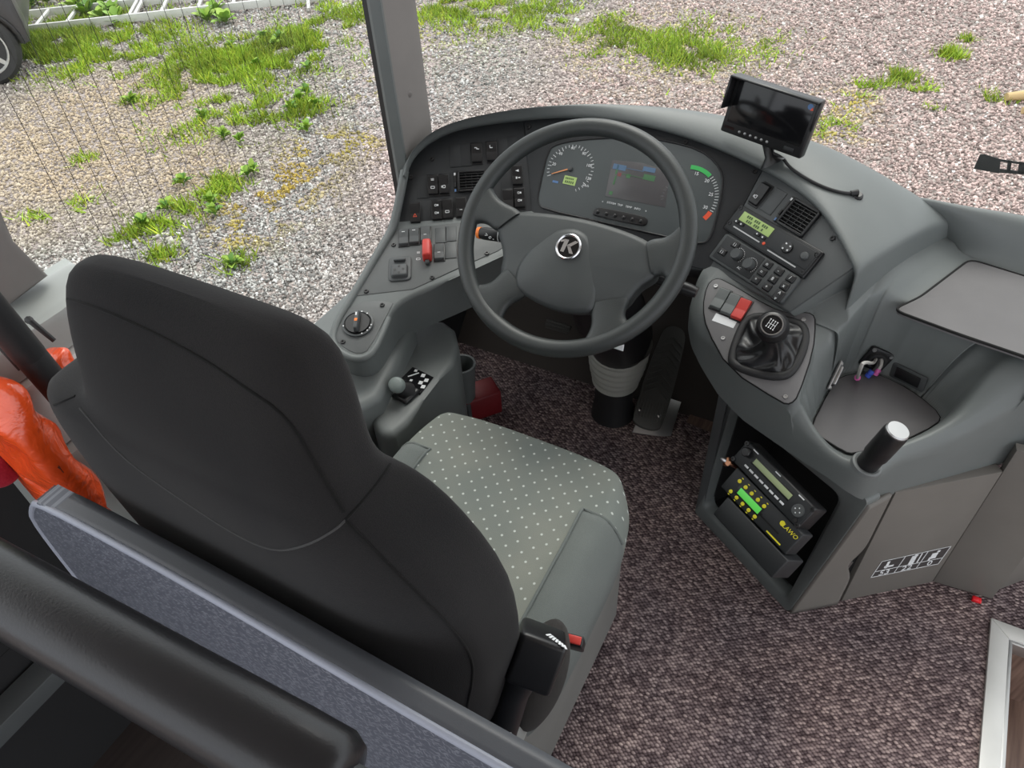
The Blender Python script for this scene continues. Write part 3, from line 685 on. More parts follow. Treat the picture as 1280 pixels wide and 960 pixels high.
for i in range(6):
    px = 754+i*10.8; py = 252.5+i*2.35
    a, b = FC.L(px, py); obj('key_print', text_mesh(['o', 'SYSTEM', 'TRIP', 'TEMP', 'INFO', 'e'][i], .0062, WHITE), clus, FC.mat(a, b, .0046))
kb = smooth_poly([Vector((*FC.L(*p), 0)) for p in [(745, 261), (752, 260), (806, 271), (811, 276), (808, 283), (800, 283), (745, 271), (741, 268)]], 1)
ko = obj('key_strip', prism([(p.x, p.y) for p in kb], .003, .008, BLACK, .002), clus, FC.mat())
for i in range(6): obj('key', lathe([(.0005, 0), (.0042, 0), (.0038, .003), (.0025, .004), (.0005, .0042)], BLACK, 12), ko, FC.M(748+i*10.8, 266.5+i*2.3, .0075))
# rev counter
rx, ry = FC.L(857, 247)
R2_ = .069
ticks(rx, ry, R2_-.008, R2_, [56-i*5.5 for i in range(14)], .0012, WHITE, 'rev_marks', clus)
ticks(rx, ry, R2_-.009, R2_, [96-i*2.6 for i in range(16)], .0034, GREENP, 'green_band', clus, FC, .0048)
ticks(rx, ry, R2_-.010, R2_, [-20-i*2.6 for i in range(6)], .0036, REDP, 'red_band', clus, FC, .0048)
for s_, px, py in (('15', 871, 218), ('20', 884, 227), ('25', 889, 244), ('30', 882, 260)):
    a, b = FC.L(px, py); obj('numeral', text_mesh(s_, .010, WHITE), clus, FC.mat(a, b, .0048))
gx, gy = FC.L(845, 246); ticks(gx, gy, .026, .032, [205-i*14 for i in range(5)], .0014, WHITE, 'gauge_marks', clus)

# ================================================================== STEERING WHEEL
WC = Vector((0, 1.078, .797)); W50 = rad(50)
FW = Fr(WC, (1, 0, 0), (0, math.sin(W50), math.cos(W50)))
sw = thing('steering_wheel', 'black four-spoke steering wheel with round chrome emblem on its pad', 'steering wheel', WC)
RR, rr = .2135, .0165
verts, faces = [], []; NU, NV = 96, 18
for i in range(NU):
    a = 2*math.pi*i/NU
    for k in range(NV):
        b = 2*math.pi*k/NV
        rad_ = RR+rr*math.cos(b)*(1.0); verts.append((rad_*math.cos(a), rad_*math.sin(a), rr*.95*math.sin(b)))
for i in range(NU):
    for k in range(NV): faces.append((i*NV+k, ((i+1) % NU)*NV+k, ((i+1) % NU)*NV+(k+1) % NV, i*NV+(k+1) % NV))
obj('rim', to_mesh('rim', verts, faces, WHEELM, True), sw, FW.mat())
def wl(px, py): return Vector((*FW.L(px, py), 0))
def dome(poly, h0, top, skirt, mat, nr=10, k=2.0):
    c = sum((Vector(p) for p in poly), Vector((0, 0, 0)))/len(poly); rows_ = []
    for i in range(nr+1):
        s = max(i/nr, .001); rows_.append([Vector((c.x+(p.x-c.x)*s, c.y+(p.y-c.y)*s, h0+top*(1-s**k))) for p in poly])
    rows_.append([Vector((c.x+(p.x-c.x)*1.015, c.y+(p.y-c.y)*1.015, h0-.008)) for p in poly]); rows_.append([Vector((c.x+(p.x-c.x)*.98, c.y+(p.y-c.y)*.98, h0-skirt)) for p in poly])
    return grid(rows_, mat, True)
pad = smooth_poly([wl(*p) for p in [(622, 272), (636, 265), (673, 266), (725, 273), (773, 286), (812, 302), (820, 314), (822, 340), (816, 347), (797, 358), (782, 380), (768, 386), (740, 389), (697, 386), (668, 374), (648, 360), (634, 356), (625, 343), (631, 318), (622, 290)]], 2)
obj('pad', dome(pad, .002, .010, .045, PADM), sw, FW.mat())
ctr = smooth_poly([wl(*p) for p in [(645, 352), (650, 330), (672, 304), (698, 289), (722, 287), (738, 298), (746, 325), (746, 384), (733, 393), (697, 389), (668, 377), (650, 364)]], 2)
obj('airbag_cover', dome(ctr, .008, .012, .03, PADM, 10, 2.5), sw, FW.mat())
def spoke(name, rim_px, pad_px, h_r=-.002, h_p=-.004):
    (ra, rb), (pa, pb) = [[wl(*p) for p in q] for q in (rim_px, pad_px)]
    ra = ra.normalized()*RR; rb = rb.normalized()*RR
    rows_ = []; N = 9
    for i in range(N):
        s = i/(N-1); e = s*s*(3-2*s)
        A = ra.lerp(pa, s); B = rb.lerp(pb, s); m = (A+B)/2
        pin = 1-.30*math.sin(math.pi*min(1, s*1.15)) if s < .87 else 1
        A = m+(A-m)*pin; B = m+(B-m)*pin; d = B-A
        hh = h_r+(h_p-h_r)*e; th = .013
        sec = []
        for t_ in range(12):
            an = 2*math.pi*t_/12; cx_ = math.copysign(abs(math.cos(an))**.6, math.cos(an)); cy_ = math.copysign(abs(math.sin(an))**.7, math.sin(an))
            sec.append(m+d*(cx_*.5)+Vector((0, 0, hh+th*cy_)))
        rows_.append(sec)
    return obj('spoke', grid(rows_, WHEELM, True, 1), sw, FW.mat())
spoke('ul', ((620, 230), (586, 284)), ((652, 266), (622, 288)))
spoke('ll', ((594, 352), (626, 408)), ((634, 335), (660, 366)))
spoke('lr', ((722, 440), (800, 413)), ((738, 380), (786, 372)))
spoke('ur', ((863, 268), (848, 372)), ((808, 302), (815, 345)))
# emblem
ea, eb = FW.L(711, 309, .018)
em = obj('emblem', lathe([(.0005, 0), (.0245, 0), (.0245, .0025), (.0225, .004), (.0205, .0025), (.0005, .002)], CHROME, 36, True, 30), sw, FW.mat(ea, eb, .019))
obj('emblem_field', lathe([(.0005, 0), (.020, 0), (.020, .0006), (.0005, .0006)], GLOSSB, 28), em, FW.mat(ea, eb, .0212))
K = [[(-.010, .012), (-.002, .012), (-.005, -.012), (-.012, -.012)], [(-.004, .001), (.010, .013), (.017, .012), (.003, -.001)], [(-.003, .002), (.004, .001), (.014, -.012), (.006, -.012)], [(-.019, .008), (-.010, .012), (-.009, .008), (-.016, .005)]]
vv, ff = [], []
for q in K: ff.append(tuple(range(len(vv), len(vv)+4))); vv += [(x, y, 0) for x, y in q]
obj('emblem_letter', to_mesh('k', vv, ff, CHROME), em, FW.mat(ea, eb, .0228))

# ================================================================== STEERING COLUMN
col = thing('steering_column', 'steering column with ribbed grey bellows and black boot below the wheel', 'steering column', (-.02, 1.42, 0))
bot = Vector((-.02, 1.42, 0))
B1, B0 = Vector((-.008, 1.405, .285)), Vector((-.018, 1.42, .135))
prof = []; nb = 6
axis = B0-B1
def bell(mat):
    rows_ = []; ref = Vector((1, 0, 0)); t = axis.normalized(); ny = t.cross(ref).normalized(); nx = ny.cross(t)
    for i in range(nb*4+1):
        s = i/(nb*4); R = .078-.020*s*s; R += .0075*math.cos(i*math.pi/2)
        c = B1+axis*s; rows_.append([c+(nx*math.cos(2*math.pi*k/32)+ny*math.sin(2*math.pi*k/32))*R for k in range(32)])
    return grid(rows_, mat, True, 1)
obj('bellows', bell(BELLOW), col)
obj('boot', lathe([(.062, .0), (.060, .01), (.054, .05), (.053, .17), (.03, .18)], SOFT, 28), col, T(-.02, 1.42, 0))
obj('shroud', tube([WC-FW.n*.05, WC-FW.n*.14, Vector((0, 1.30, .46)), Vector((-.004, 1.385, .33)), B1+Vector((0, 0, -.02))], [.055, .075, .085, .085, .072], BLACK, 24), col)
obj('release_tab', prism([(-.011, -.006), (.011, -.004), (.009, .010)], 0, .004, WHITE, .001), col, Fr(PD(774, 434, 1.53), az(100), (0, .5, 1)).mat(), 'small white arrow tab')
# stalks
def stalk(p0, p1, r0, r1, name, tip=None, ring=False):
    o = obj(name, tube([p0, p0.lerp(p1, .5), p0.lerp(p1, .93), p1], [r0, r1, r1, r1*.8], BLACK, 14), col)
    if tip: obj('tip', tube([p1+(p0-p1).normalized()*.004, p1+(p1-p0).normalized()*.003, p1+(p1-p0).normalized()*.006], [r1*.95, r1*.9, r1*.5], tip, 14), o, label='orange stalk end button')
    if ring: q = p0.lerp(p1, .72); obj('collar', tube([q, q+(p1-p0).normalized()*.002], r1*1.04, WHITE, 14), o)
    return o
root = WC-FW.n*.075
pl = FW.P(599, 291, -.075); stalk(root+Vector((-.05, 0, 0)), pl, .010, .013, 'left_stalk', ORANGE, True)
pr = FW.P(871, 366, -.085); stalk(root+Vector((.05, -.01, 0)), pr, .010, .012, 'right_stalk', None, False)
obj('stalk_marks', text_mesh('> o -', .012, WHITE), col, Fr(FW.P(612, 296, -.058), (1, 0, 0), FW.v).mat(0, 0, 0, -12))
# ================================================================== DEVICES IN THE AUDIO FASCIA
def quad_size(F, tl, tr_, bl, br):
    q = [Vector((*F.L(*p), 0)) for p in (tl, tr_, bl, br)]
    c = sum(q, Vector((0, 0, 0)))/4; w_ = ((q[1]-q[0]).length+(q[3]-q[2]).length)/2; h_ = ((q[0]-q[2]).length+(q[1]-q[3]).length)/2
    d = (q[1]-q[0]+q[3]-q[2]); return c, w_, h_, math.degrees(math.atan2(d.y, d.x))
class Sub:
    """device front: local millimetre grid on a fascia, bottom-left origin"""
    def __init__(s, F, c, w_, h_, rot, H): s.F, s.c, s.w, s.h, s.rot, s.H = F, c, w_, h_, rot, H
    def m(s, x, y, h=0):   # x, y as fractions of the front
        r = rad(s.rot); lx, ly = (x-.5)*s.w, (y-.5)*s.h
        return s.F.mat(s.c.x+lx*math.cos(r)-ly*math.sin(r), s.c.y+lx*math.sin(r)+ly*math.cos(r), s.H+h, s.rot)
c, w_, h_, rt_ = quad_size(FR, (926, 258), (1029, 317), (909, 287), (1006, 349))
tg = thing('tachograph', 'black tachograph with green display and card slots below the air vent', 'tachograph', FR.W(c.x, c.y))
S = Sub(FR, c, w_, h_, rt_, .004); W_, H_ = w_, h_
obj('housing', rbox(w_+.004, h_+.004, .014, .002, BLACK, 2, -.010), tg, S.m(.5, .5))
obj('front', rbox(w_-.002, h_-.002, .003, .001, BLACKP), tg, S.m(.5, .5, .003))
d = obj('display', rbox(w_*.385, h_*.36, .0012, .0003, LCD), tg, S.m(.28, .70, .0058))
for i in range(2):
    for j in range(9 if i else 11):
        if j not in (3, 7): obj('display_digit', rbox(w_*.016, h_*.10, .0003, 0, LCDDK), d, S.m(.16+.024*j+.02*i, .77-.15*i, .0071))
for x, y in ((.085, .42), (.15, .42), (.36, .42), (.43, .42)): obj('key', rbox(w_*.055, h_*.12, .003, .001, BLACK), tg, S.m(x, y, .0055)); 
for x, y in ((.085, .42), (.15, .42), (.36, .42), (.43, .42)): obj('key_symbol', lathe([(.0004, 0), (.0018, 0), (.0018, .0004), (.0004, .0004)], WHITE, 8), tg, S.m(x, y, .0087))
obj('card_slot', rbox(w_*.34, h_*.045, .0008, 0, STEEL), tg, S.m(.26, .22, .0058)); obj('card_slot', rbox(w_*.34, h_*.045, .0008, 0, STEEL), tg, S.m(.72, .14, .0058))
obj('red_lamp', lathe([(.0005, 0), (.0035, 0), (.003, .0015), (.0005, .002)], REDP, 12), tg, S.m(.475, .26, .0058))
obj('printer_door', rbox(w_*.47, h_*.70, .0015, .0006, BLACKP), tg, S.m(.745, .57, .0055))
obj('round_key', lathe([(.0005, 0), (.012, 0), (.0115, .004), (.0005, .0045)], GLOSSB, 24), tg, S.m(.70, .55, .0065))
for dx, dy in ((.03, .08), (.03, -.08), (-.02, .1), (-.02, -.1)): obj('key_symbol', rbox(.0035, .0028, .0004, 0, WHITE), tg, S.m(.70+dx, .55+dy, .0112))
obj('knob', lathe([(.0005, 0), (.0085, 0), (.0085, .003), (.006, .006), (.0005, .007)], SLATE, 20), tg, S.m(.895, .60, .0065))
for x, y in ((.025, .9), (.025, .25), (.975, .12), (.975, .85)): screw_ = obj('screw', SCREW, tg, S.m(x, y, .004))

c, w_, h_, rt_ = quad_size(FR, (908, 290), (1003, 348), (888, 325), (978, 382))
cc = thing('climate_control', 'black heating and air conditioning panel with two knobs under the tachograph', 'control panel', FR.W(c.x, c.y))
S = Sub(FR, c, w_, h_, rt_, .003)
obj('housing', rbox(w_, h_*.96, .012, .003, SLATE, 2, -.008, 0, .006), cc, S.m(.5, .5))
obj('knob_plate', rbox(w_*.52, h_*.80, .0012, .0004, BLACKP), cc, S.m(.30, .52, .0038))
for x, y in ((.19, .80), (.115, .40)): k = obj('button', rbox(.020, .014, .004, .0015, BLACK, 2, 0, .002), cc, S.m(x, y, .004)); obj('button_symbol', text_mesh('( )', .008, WHITE), k, S.m(x, y, .0084))
for x, y in ((.285, .56), (.47, .50)):
    k = obj('knob', lathe([(.0005, 0), (.012, 0), (.0112, .012), (.010, .0135), (.0005, .0135)], SLATE, 22), cc, S.m(x, y, .004))
    ticks(0, 0, .0145, .0160, [-40+i*14 for i in range(19)], .0012, WHITE, 'scale', k, type('Q', (), {'mat': staticmethod(lambda a, b, h, S=S, x=x, y=y: S.m(x, y, .0055))}))
obj('print', text_mesh('AC', .007, WHITE), cc, S.m(.39, .25, .0055))
n = 0
for i in range(3):
    for j in range(3):
        if i == 2 and j == 2: continue
        x = .63+.145*i; y = .80-.29*j
        k = obj('button', rbox(.019, .0165, .005, .002, BLACK, 2, 0, .002), cc, S.m(x, y, .003)); obj('button_symbol', text_mesh('o=*-8+/x'[n], .010, WHITE), k, S.m(x, y, .0084)); n += 1
k = obj('temperature_button', rbox(.021, .025, .005, .002, BLACK, 2, 0, .002), cc, S.m(.93, .18, .003)); obj('button_symbol', text_mesh('^', .013, WHITE), k, S.m(.93, .24, .0084)); obj('button_symbol', text_mesh('v', .010, WHITE), k, S.m(.93, .08, .0084))

# ================================================================== MONITOR ON THE COWL
def on_cowl(px, py, off=.0032):
    r = COWL.ray_cast(CAM, ray(px, py).normalized()); n_ = r[1] if r[1].dot(CAM-r[0]) > 0 else -r[1]; return r[0]+n_*off
MC = PD(963, 146, 1.44)
FM = tilted(MC, 101, 12)
c, w_, h_, rt_ = quad_size(FM, (921, 92), (1026, 127), (901, 164), (1002, 199))
S = Sub(FM, c, w_, h_, rt_, 0)
mon = thing('monitor', 'black reversing camera monitor with sun hood standing on the cowl', 'monitor', FM.W(c.x, c.y-h_*.62))
obj('housing', rbox(w_, h_, .026, .004, BLACK, 2, -.024), mon, S.m(.5, .5))
obj('screen', rbox(w_*.90, h_*.76, .0015, .0004, GLOSSB), mon, S.m(.505, .58, .002))
obj('sun_hood_top', rbox(w_+.004, .004, .040, .001, BLACK, 1, -.012), mon, S.m(.5, 1.0, 0))
obj('sun_hood_side', rbox(.004, h_*.56, .040, .001, BLACK, 1, -.012), mon, S.m(-.003, .72, 0)); obj('sun_hood_side', rbox(.004, h_*.50, .020, .001, BLACK, 1, -.012), mon, S.m(1.003, .75, 0))
for i in range(6): obj('button', lathe([(.0004, 0), (.0030, 0), (.0024, .0015), (.0004, .002)], STEEL, 10), mon, S.m(.235+.069*i, .095, .002))
obj('brand_print', rbox(.022, .005, .0005, 0, GLOSSB), mon, S.m(.10, .11, .0021)); obj('remote_window', rbox(.020, .008, .001, .0004, BLACKP), mon, S.m(.84, .10, .0018))
st = obj('sticker', lathe([(.0005, 0), (.0055, 0), (.0055, .0004), (.0005, .0004)], MATS['blue_print'], 16), mon, S.m(.91, .87, .0036)); obj('sticker_mark', prism([(-.001, -.005), (.005, -.004), (.003, .002)], 0, .0004, REDP), st, S.m(.92, .86, .0041))
base = FM.W(c.x+.006, c.y-h_*.52, -.012)
foot = on_cowl(966, 205, .002)
obj('stand', tube([base+Vector((0, 0, .01)), base.lerp(foot, .6), foot], [.010, .010, .026], BLACK, 14), mon)
cab = [FM.W(c.x+.010, c.y-h_*.50, -.012), FM.W(c.x+.012, c.y-h_*.58, -.006), on_cowl(978, 202, .012)]+[on_cowl(*p) for p in [(986, 210), (1003, 222), (1025, 234), (1045, 241), (1060, 243.5)]]+[on_cowl(1070, 244, .007)]
cb = thing('monitor_cable', 'thin black cable running from the monitor to a plug hole in the cowl', 'cable', cab[-1])
obj('cord', tube(smooth_poly(cab, 2, False), .0032, SOFT, 8), cb)
obj('plug', tube([cab[-2].lerp(cab[-1], .2), cab[-1]], [.005, .0065], SOFT, 12), cb)
obj('grommet', lathe([(.004, 0), (.011, 0), (.011, .004), (.008, .007), (.004, .007)], BLACK, 16), cb, Matrix.Translation(on_cowl(1072, 245, -.002)) @ Vector((0, -.25, 1)).to_track_quat('Z', 'Y').to_matrix().to_4x4())

# ================================================================== SIDE CONSOLE (height field over its plan)
def xyz(px, py, z): p = PZ(px, py, z); return (p.x, p.y, p.z)
def g(px, py): p = FG.P(px, py); return (p.x, p.y, p.z)
# outline: (px, py, z, rounded?)
def frz(px, py): return FR.P(px, py).z
# (px, py, z used to find the plan position, z of the top surface, rounded?)
CO5 = [(884, 331, None, 0, 0), (868, 362, .60, .622, 1), (861, 392, .56, .604, 1), (861, 412, .545, .594, 1), (870, 440, .52, .580, 1), (897, 487, .475, .552, 1), (930, 521, .457, .532, 1), (982, 557, .455, .517, 1), (1036, 592, .455, .510, 1), (1064, 612, .445, .508, 1), (1086, 621, .425, .508, 1), (1112, 616, .402, .508, 1), (1200, 592, .40, .508, 1), (1290, 566, .40, .508, 1), (1430, 525, .40, .508, 1), (1640, 463, .40, .508, 1),
      (1640, 448, .640, .640, 0), (1430, 385, .650, .650, 0), (1290, 345, .655, .655, 0), (1240, 328, .657, .657, 0), (1198, 311, .664, .664, 0), (1178, 284, .680, .680, 0), (1120, 306, .692, .692, 0), (1068, 322, None, 0, 0), (1020, 357, None, 0, 0), (987, 381, None, 0, 0), (940, 356, None, 0, 0)]
CO = []
for px, py, zp, zt_, fl_ in CO5:
    p = FR.P(px, py, -.004) if zp is None else PZ(px, py, zp); CO.append((p.x, p.y, {884: .642, 940: .648, 987: .652, 1020: .674, 1068: .700}[px] if zp is None else zt_, fl_))
ctrl = [tuple(p[:3]) for p in CO]
ctrl += [g(*p) for p in [(890, 350), (885, 390), (905, 430), (950, 480), (985, 500), (1010, 480), (1018, 420), (1015, 395), (960, 370), (960, 430), (925, 375)]]
ctrl += [xyz(*p) for p in [(1090, 349, .690), (1140, 324, .682), (1185, 301, .672), (1100, 370, .670), (1062, 363, .675), (1035, 385, .657), (1160, 352, .662), (1072, 336, .697), (1022, 369, .671), (989, 392, .649), (1212, 324, .655), (1115, 387, .652), (1197, 417, .648), (1280, 445, .646), (1280, 350, .655), (1400, 420, .648), (1062, 392, .655), (1042, 400, .645), (1160, 420, .640), (1230, 450, .636), (1330, 490, .62),
                           (1005, 527, .525), (1025, 480, .560), (1045, 432, .615), (1066, 408, .640), (1110, 408, .643), (1215, 512, .545), (1205, 524, .535), (1130, 559, .520), (1075, 585, .515), (1150, 580, .512), (1240, 540, .520), (1290, 510, .55), (1240, 480, .60), (1320, 530, .520)]]
ctrl = np.array(ctrl)
def tps(c, xy, lam=1e-4):
    n = len(c); d = np.linalg.norm(c[:, None, :2]-c[None, :, :2], axis=2); Kk = np.where(d > 0, d*d*np.log(d+1e-12), 0)+lam*np.eye(n)
    Pm = np.hstack([np.ones((n, 1)), c[:, :2]]); A = np.block([[Kk, Pm], [Pm.T, np.zeros((3, 3))]]); s = np.linalg.solve(A, np.concatenate([c[:, 2], np.zeros(3)]))
    out = np.empty(len(xy))
    for i in range(0, len(xy), 4000):
        q = xy[i:i+4000]; d = np.linalg.norm(q[:, None]-c[None, :, :2], axis=2); out[i:i+4000] = np.where(d > 0, d*d*np.log(d+1e-12), 0)@s[:n]+s[n]+q@s[n+1:]
    return out
def seg_dist(xy, poly, use=None, closed=True):
    dm = np.full(len(xy), 1e9); n = len(poly)
    for i in range(n if closed else n-1):
        if use is not None and not (use[i] and use[(i+1) % n]): continue
        a, b = poly[i], poly[(i+1) % n]; ab = b-a; t = np.clip(((xy-a)@ab)/(ab@ab+1e-12), 0, 1); dm = np.minimum(dm, np.linalg.norm(xy-(a+t[:, None]*ab), axis=1))
    return dm
def inside(xy, poly):
    r = np.zeros(len(xy), bool); n = len(poly)
    for i in range(n):
        x0, y0 = poly[i]; x1, y1 = poly[(i+1) % n]; c_ = ((y0 > xy[:, 1]) != (y1 > xy[:, 1])) & (xy[:, 0] < (x1-x0)*(xy[:, 1]-y0)/(y1-y0+1e-12)+x0); r ^= c_
    return r
out_pts, out_flag, ZLOW = [], [], []
base_o = [Vector(p[:3]) for p in CO]; nO = len(CO)
for i in range(nO):          # Catmull-Rom along the rounded side, straight along the rest
    for k in range(14):
        t = k/14; p1, p2 = base_o[i], base_o[(i+1) % nO]; f1, f2 = CO[i][3], CO[(i+1) % nO][3]
        if f1 and f2 and CO[i-1][3] and CO[(i+2) % nO][3]:
            p0, p3 = base_o[i-1], base_o[(i+2) % nO]; q = .5*((2*p1)+(p2-p0)*t+(2*p0-5*p1+4*p2-p3)*t*t+(3*p1-p0-3*p2+p3)*t**3)
        else: q = p1.lerp(p2, t)
        out_pts.append((q.x, q.y)); zl_ = [(CO5[j % nO][2] or .6)-.012 for j in (i, i+1)]; ZLOW.append(min(zl_[0]+(zl_[1]-zl_[0])*t, 9)); out_flag.append(1 if (f1 and f2) or (f1 and k == 0) else 0)
OUT = np.array(out_pts); FLG = np.array(out_flag)
TRB = np.array([tuple(PZ(x, y, .490).xy) for x, y in [(1043, 470), (1062, 463), (1096, 463), (1120, 474), (1152, 493), (1178, 518), (1174, 532), (1125, 556), (1067, 570), (1055, 568), (1015, 543), (1012, 531), (1030, 497)]])
TRB = np.array([p.xy for p in smooth_poly([Vector((*p, 0)) for p in TRB], 2)])
TRT = np.array([tuple(PZ(*p).xy) for p in [(1000, 531, .527), (1022, 482, .560), (1042, 434, .605), (1062, 409, .632), (1108, 405, .638), (1160, 432, .625), (1203, 478, .580), (1216, 510, .545), (1208, 524, .535), (1132, 559, .520), (1068, 574, .515), (1052, 572, .517)]])
TRT = np.array([p.xy for p in smooth_poly([Vector((*p, 0)) for p in TRT], 2)])
ctr_ = PZ(1050, 462, .55); ctr_ = np.array([ctr_.x, ctr_.y])
NR = 110; ss = np.concatenate([np.linspace(.002, .9, NR-24), np.linspace(.91, 1.0, 24)])
XY = np.concatenate([ctr_+(OUT-ctr_)*s for s in ss])
Zb = tps(ctrl, XY)
din, dto = seg_dist(XY, TRB), seg_dist(XY, TRT); inb, int_ = inside(XY, TRB), inside(XY, TRT)
t = np.where(inb, 0, np.where(int_, din/(din+dto+1e-9), 1)); t = t*t*(3-2*t)
Zc = np.where(t < 1, .490*(1-t)+Zb*t, Zb)
def flatten(Zin, poly, plane, wdt):
    ins = inside(XY, poly); dq = seg_dist(XY, poly); f = np.where(ins, 1, np.clip(1-dq/wdt, 0, 1)); f = f*f*(3-2*f); return Zin*(1-f)+plane*f
def plane_z(F, h): return (F.o+F.n*h).z-((XY[:, 0]-(F.o+F.n*h).x)*F.n.x+(XY[:, 1]-(F.o+F.n*h).y)*F.n.y)/F.n.z
LIDP = np.array([tuple(PZ(x, y, .655).xy) for x, y in [(1212, 325), (1290, 349), (1400, 381), (1400, 490), (1285, 448), (1197, 418), (1116, 388)]])
GPP = np.array([tuple(FG.P(*p).xy) for p in [(893, 349), (905, 351), (960, 384), (985, 393), (1000, 391), (1015, 393), (1019, 402), (1016, 440), (997, 496), (988, 505), (978, 504), (912, 462), (884, 412), (879, 385), (884, 358)]])
t0_ = t.copy(); Zs = flatten(flatten(Zb, LIDP, .6525, .035), GPP, plane_z(FG, -.0005), .02)
Zc = np.where(t < 1, .490*(1-t)+Zs*t, Zs)
Zg = Zc.reshape(len(ss), -1)
for _ in range(90):
    Zm = (np.roll(Zg, 1, 1)+np.roll(Zg, -1, 1)+2*Zg)/4
    if _ % 5 == 0: Zm[1:-1] = (Zm[1:-1]*2+Zg[2:]+Zg[:-2])/4
    w8 = np.clip((t0_.reshape(Zg.shape) > .02)*1.0, 0, 1); w8[-1] = 0; Zg = Zg*(1-w8)+Zm*w8
Zc = flatten(Zg.ravel(), GPP, plane_z(FG, -.0005), .004)
RF = .026; dd = seg_dist(XY, OUT, FLG); q = np.clip(RF-dd, 0, RF); Zc = Zc-np.where(dd < RF, RF-np.sqrt(np.maximum(RF*RF-q*q, 0)), 0)
NC = len(OUT); rowsV = [[Vector((XY[i*NC+k, 0], XY[i*NC+k, 1], Zc[i*NC+k])) for k in range(NC)] for i in range(len(ss))]
last = rowsV[-1]
sk = []
for f, dz in ((1.0, .03), (.995, .99)):
    row = []
    for k in range(NC):
        zb = ZLOW[k] if FLG[k] else last[k].z-.05
        p = last[k]; row.append(Vector((ctr_[0]+(p.x-ctr_[0])*f, ctr_[1]+(p.y-ctr_[1])*f, p.z+(zb-p.z)*dz)))
    sk.append(row)
rowsV += sk
cons = thing('side_console', 'grey moulded side console with gear panel and storage tray', 'console', (.55, 1.15, .44))
obj('shell', grid(rowsV, GREY, True), cons)
# passenger side ridge beyond the lid
rg = []
top = [(1140, 245, .760), (1165, 249, .757), (1200, 256, .752), (1240, 262, .748), (1290, 270, .744), (1430, 300, .735), (1640, 352, .715)]
low = [(1165, 292, .668), (1180, 296, .664), (1198, 315, .658), (1240, 330, .655), (1290, 347, .652), (1430, 388, .647), (1640, 450, .640)]
tp = [PZ(*p) for p in top]; lw = [PZ(*p) for p in low]
rg.append([p+Vector((.0, .10, -.22)) for p in tp]); rg.append([p+Vector((0, .035, -.012)) for p in tp]); rg.append(tp)
rg.append([a.lerp(b, .30)+Vector((0, -.004, .004)) for a, b in zip(tp, lw)]); rg.append([a.lerp(b, .75)+Vector((0, .004, -.012)) for a, b in zip(tp, lw)]); rg.append(lw); rg.append([p+Vector((0, -.02, -.03)) for p in lw])
pd_ = thing('passenger_dash', 'grey rounded dash ridge beyond the cowl along the windscreen', 'dash panel', (.95, 1.55, .45))
obj('ridge', grid(rg, GREY, False, 2), pd_)
lid = [xyz(*p) for p in [(1214, 325, .655), (1290, 350, .655), (1430, 392, .655), (1430, 500, .655), (1285, 447, .655), (1197, 418, .655), (1117, 388, .655)]]
FLID = Fr(Vector(lid[6]), Vector(lid[0])-Vector(lid[6]), (Vector(lid[0])-Vector(lid[6])).cross(Vector(lid[4])-Vector(lid[6])) if False else (Vector(lid[6])-Vector(lid[4])))
FLID = frame3(Vector(lid[0]), Vector(lid[1]), Vector(lid[5]))
lidp = round_poly([FLID.L(*p) for p in [(1212, 325), (1290, 349), (1400, 381), (1400, 490), (1285, 448), (1197, 418), (1116, 388), (1150, 372)]], .02)
obj('lid', prism([(p.x, p.y) for p in lidp], -.006, .002, LIDM, .002), pd_, FLID.mat(), 'flat grey compartment lid')
lgap = [FLID.W(p.x, p.y, .001) for p in lidp]; obj('lid_gap', tube(lgap, .0028, DARKGAP, 6, False, True), pd_)
# ---- gear panel
gp = smooth_poly([Vector((*FG.L(*p), 0)) for p in [(893, 349), (905, 351), (960, 384), (985, 393), (1000, 391), (1015, 393), (1019, 402), (1016, 440), (997, 496), (988, 505), (978, 504), (912, 462), (884, 412), (879, 385), (884, 358)]], 1)
gpan = obj('gear_panel', prism([(p.x, p.y) for p in gp], -.004, .0035, GEARM, .0015), cons, FG.mat())
obj('panel_gap', tube([FG.W(p.x, p.y, .0005) for p in gp], .0022, DARKGAP, 6, False, True), cons)
FGr = 0
def gsw(px, py, mat, kind):
    a, b = FG.L(px, py); r_ = math.degrees(math.atan2(*(Vector(FG.L(px+10, py-16))-Vector(FG.L(px, py))).yx))-90
    return switch(FG, px, py, kind, 1.0, mat, .0035, 1.0, REDP, cons, r_)
gsw(901, 376, GREY, None); gsw(914, 383, GREY, None); gsw(927, 389, REDM, None)
a, b = FG.L(906, 402); lr_ = Vector(FG.L(921, 408))-Vector(FG.L(891, 397)); obj('white_label', rbox(.046, .018, .0006, 0, WHITE), cons, FG.mat(a, b, .0036, math.degrees(math.atan2(lr_.y, lr_.x))))
for x, y in ((895, 359), (1004.5, 401), (904, 424), (982, 497)): screw(FG, x, y, .0035, cons, SCREWC)
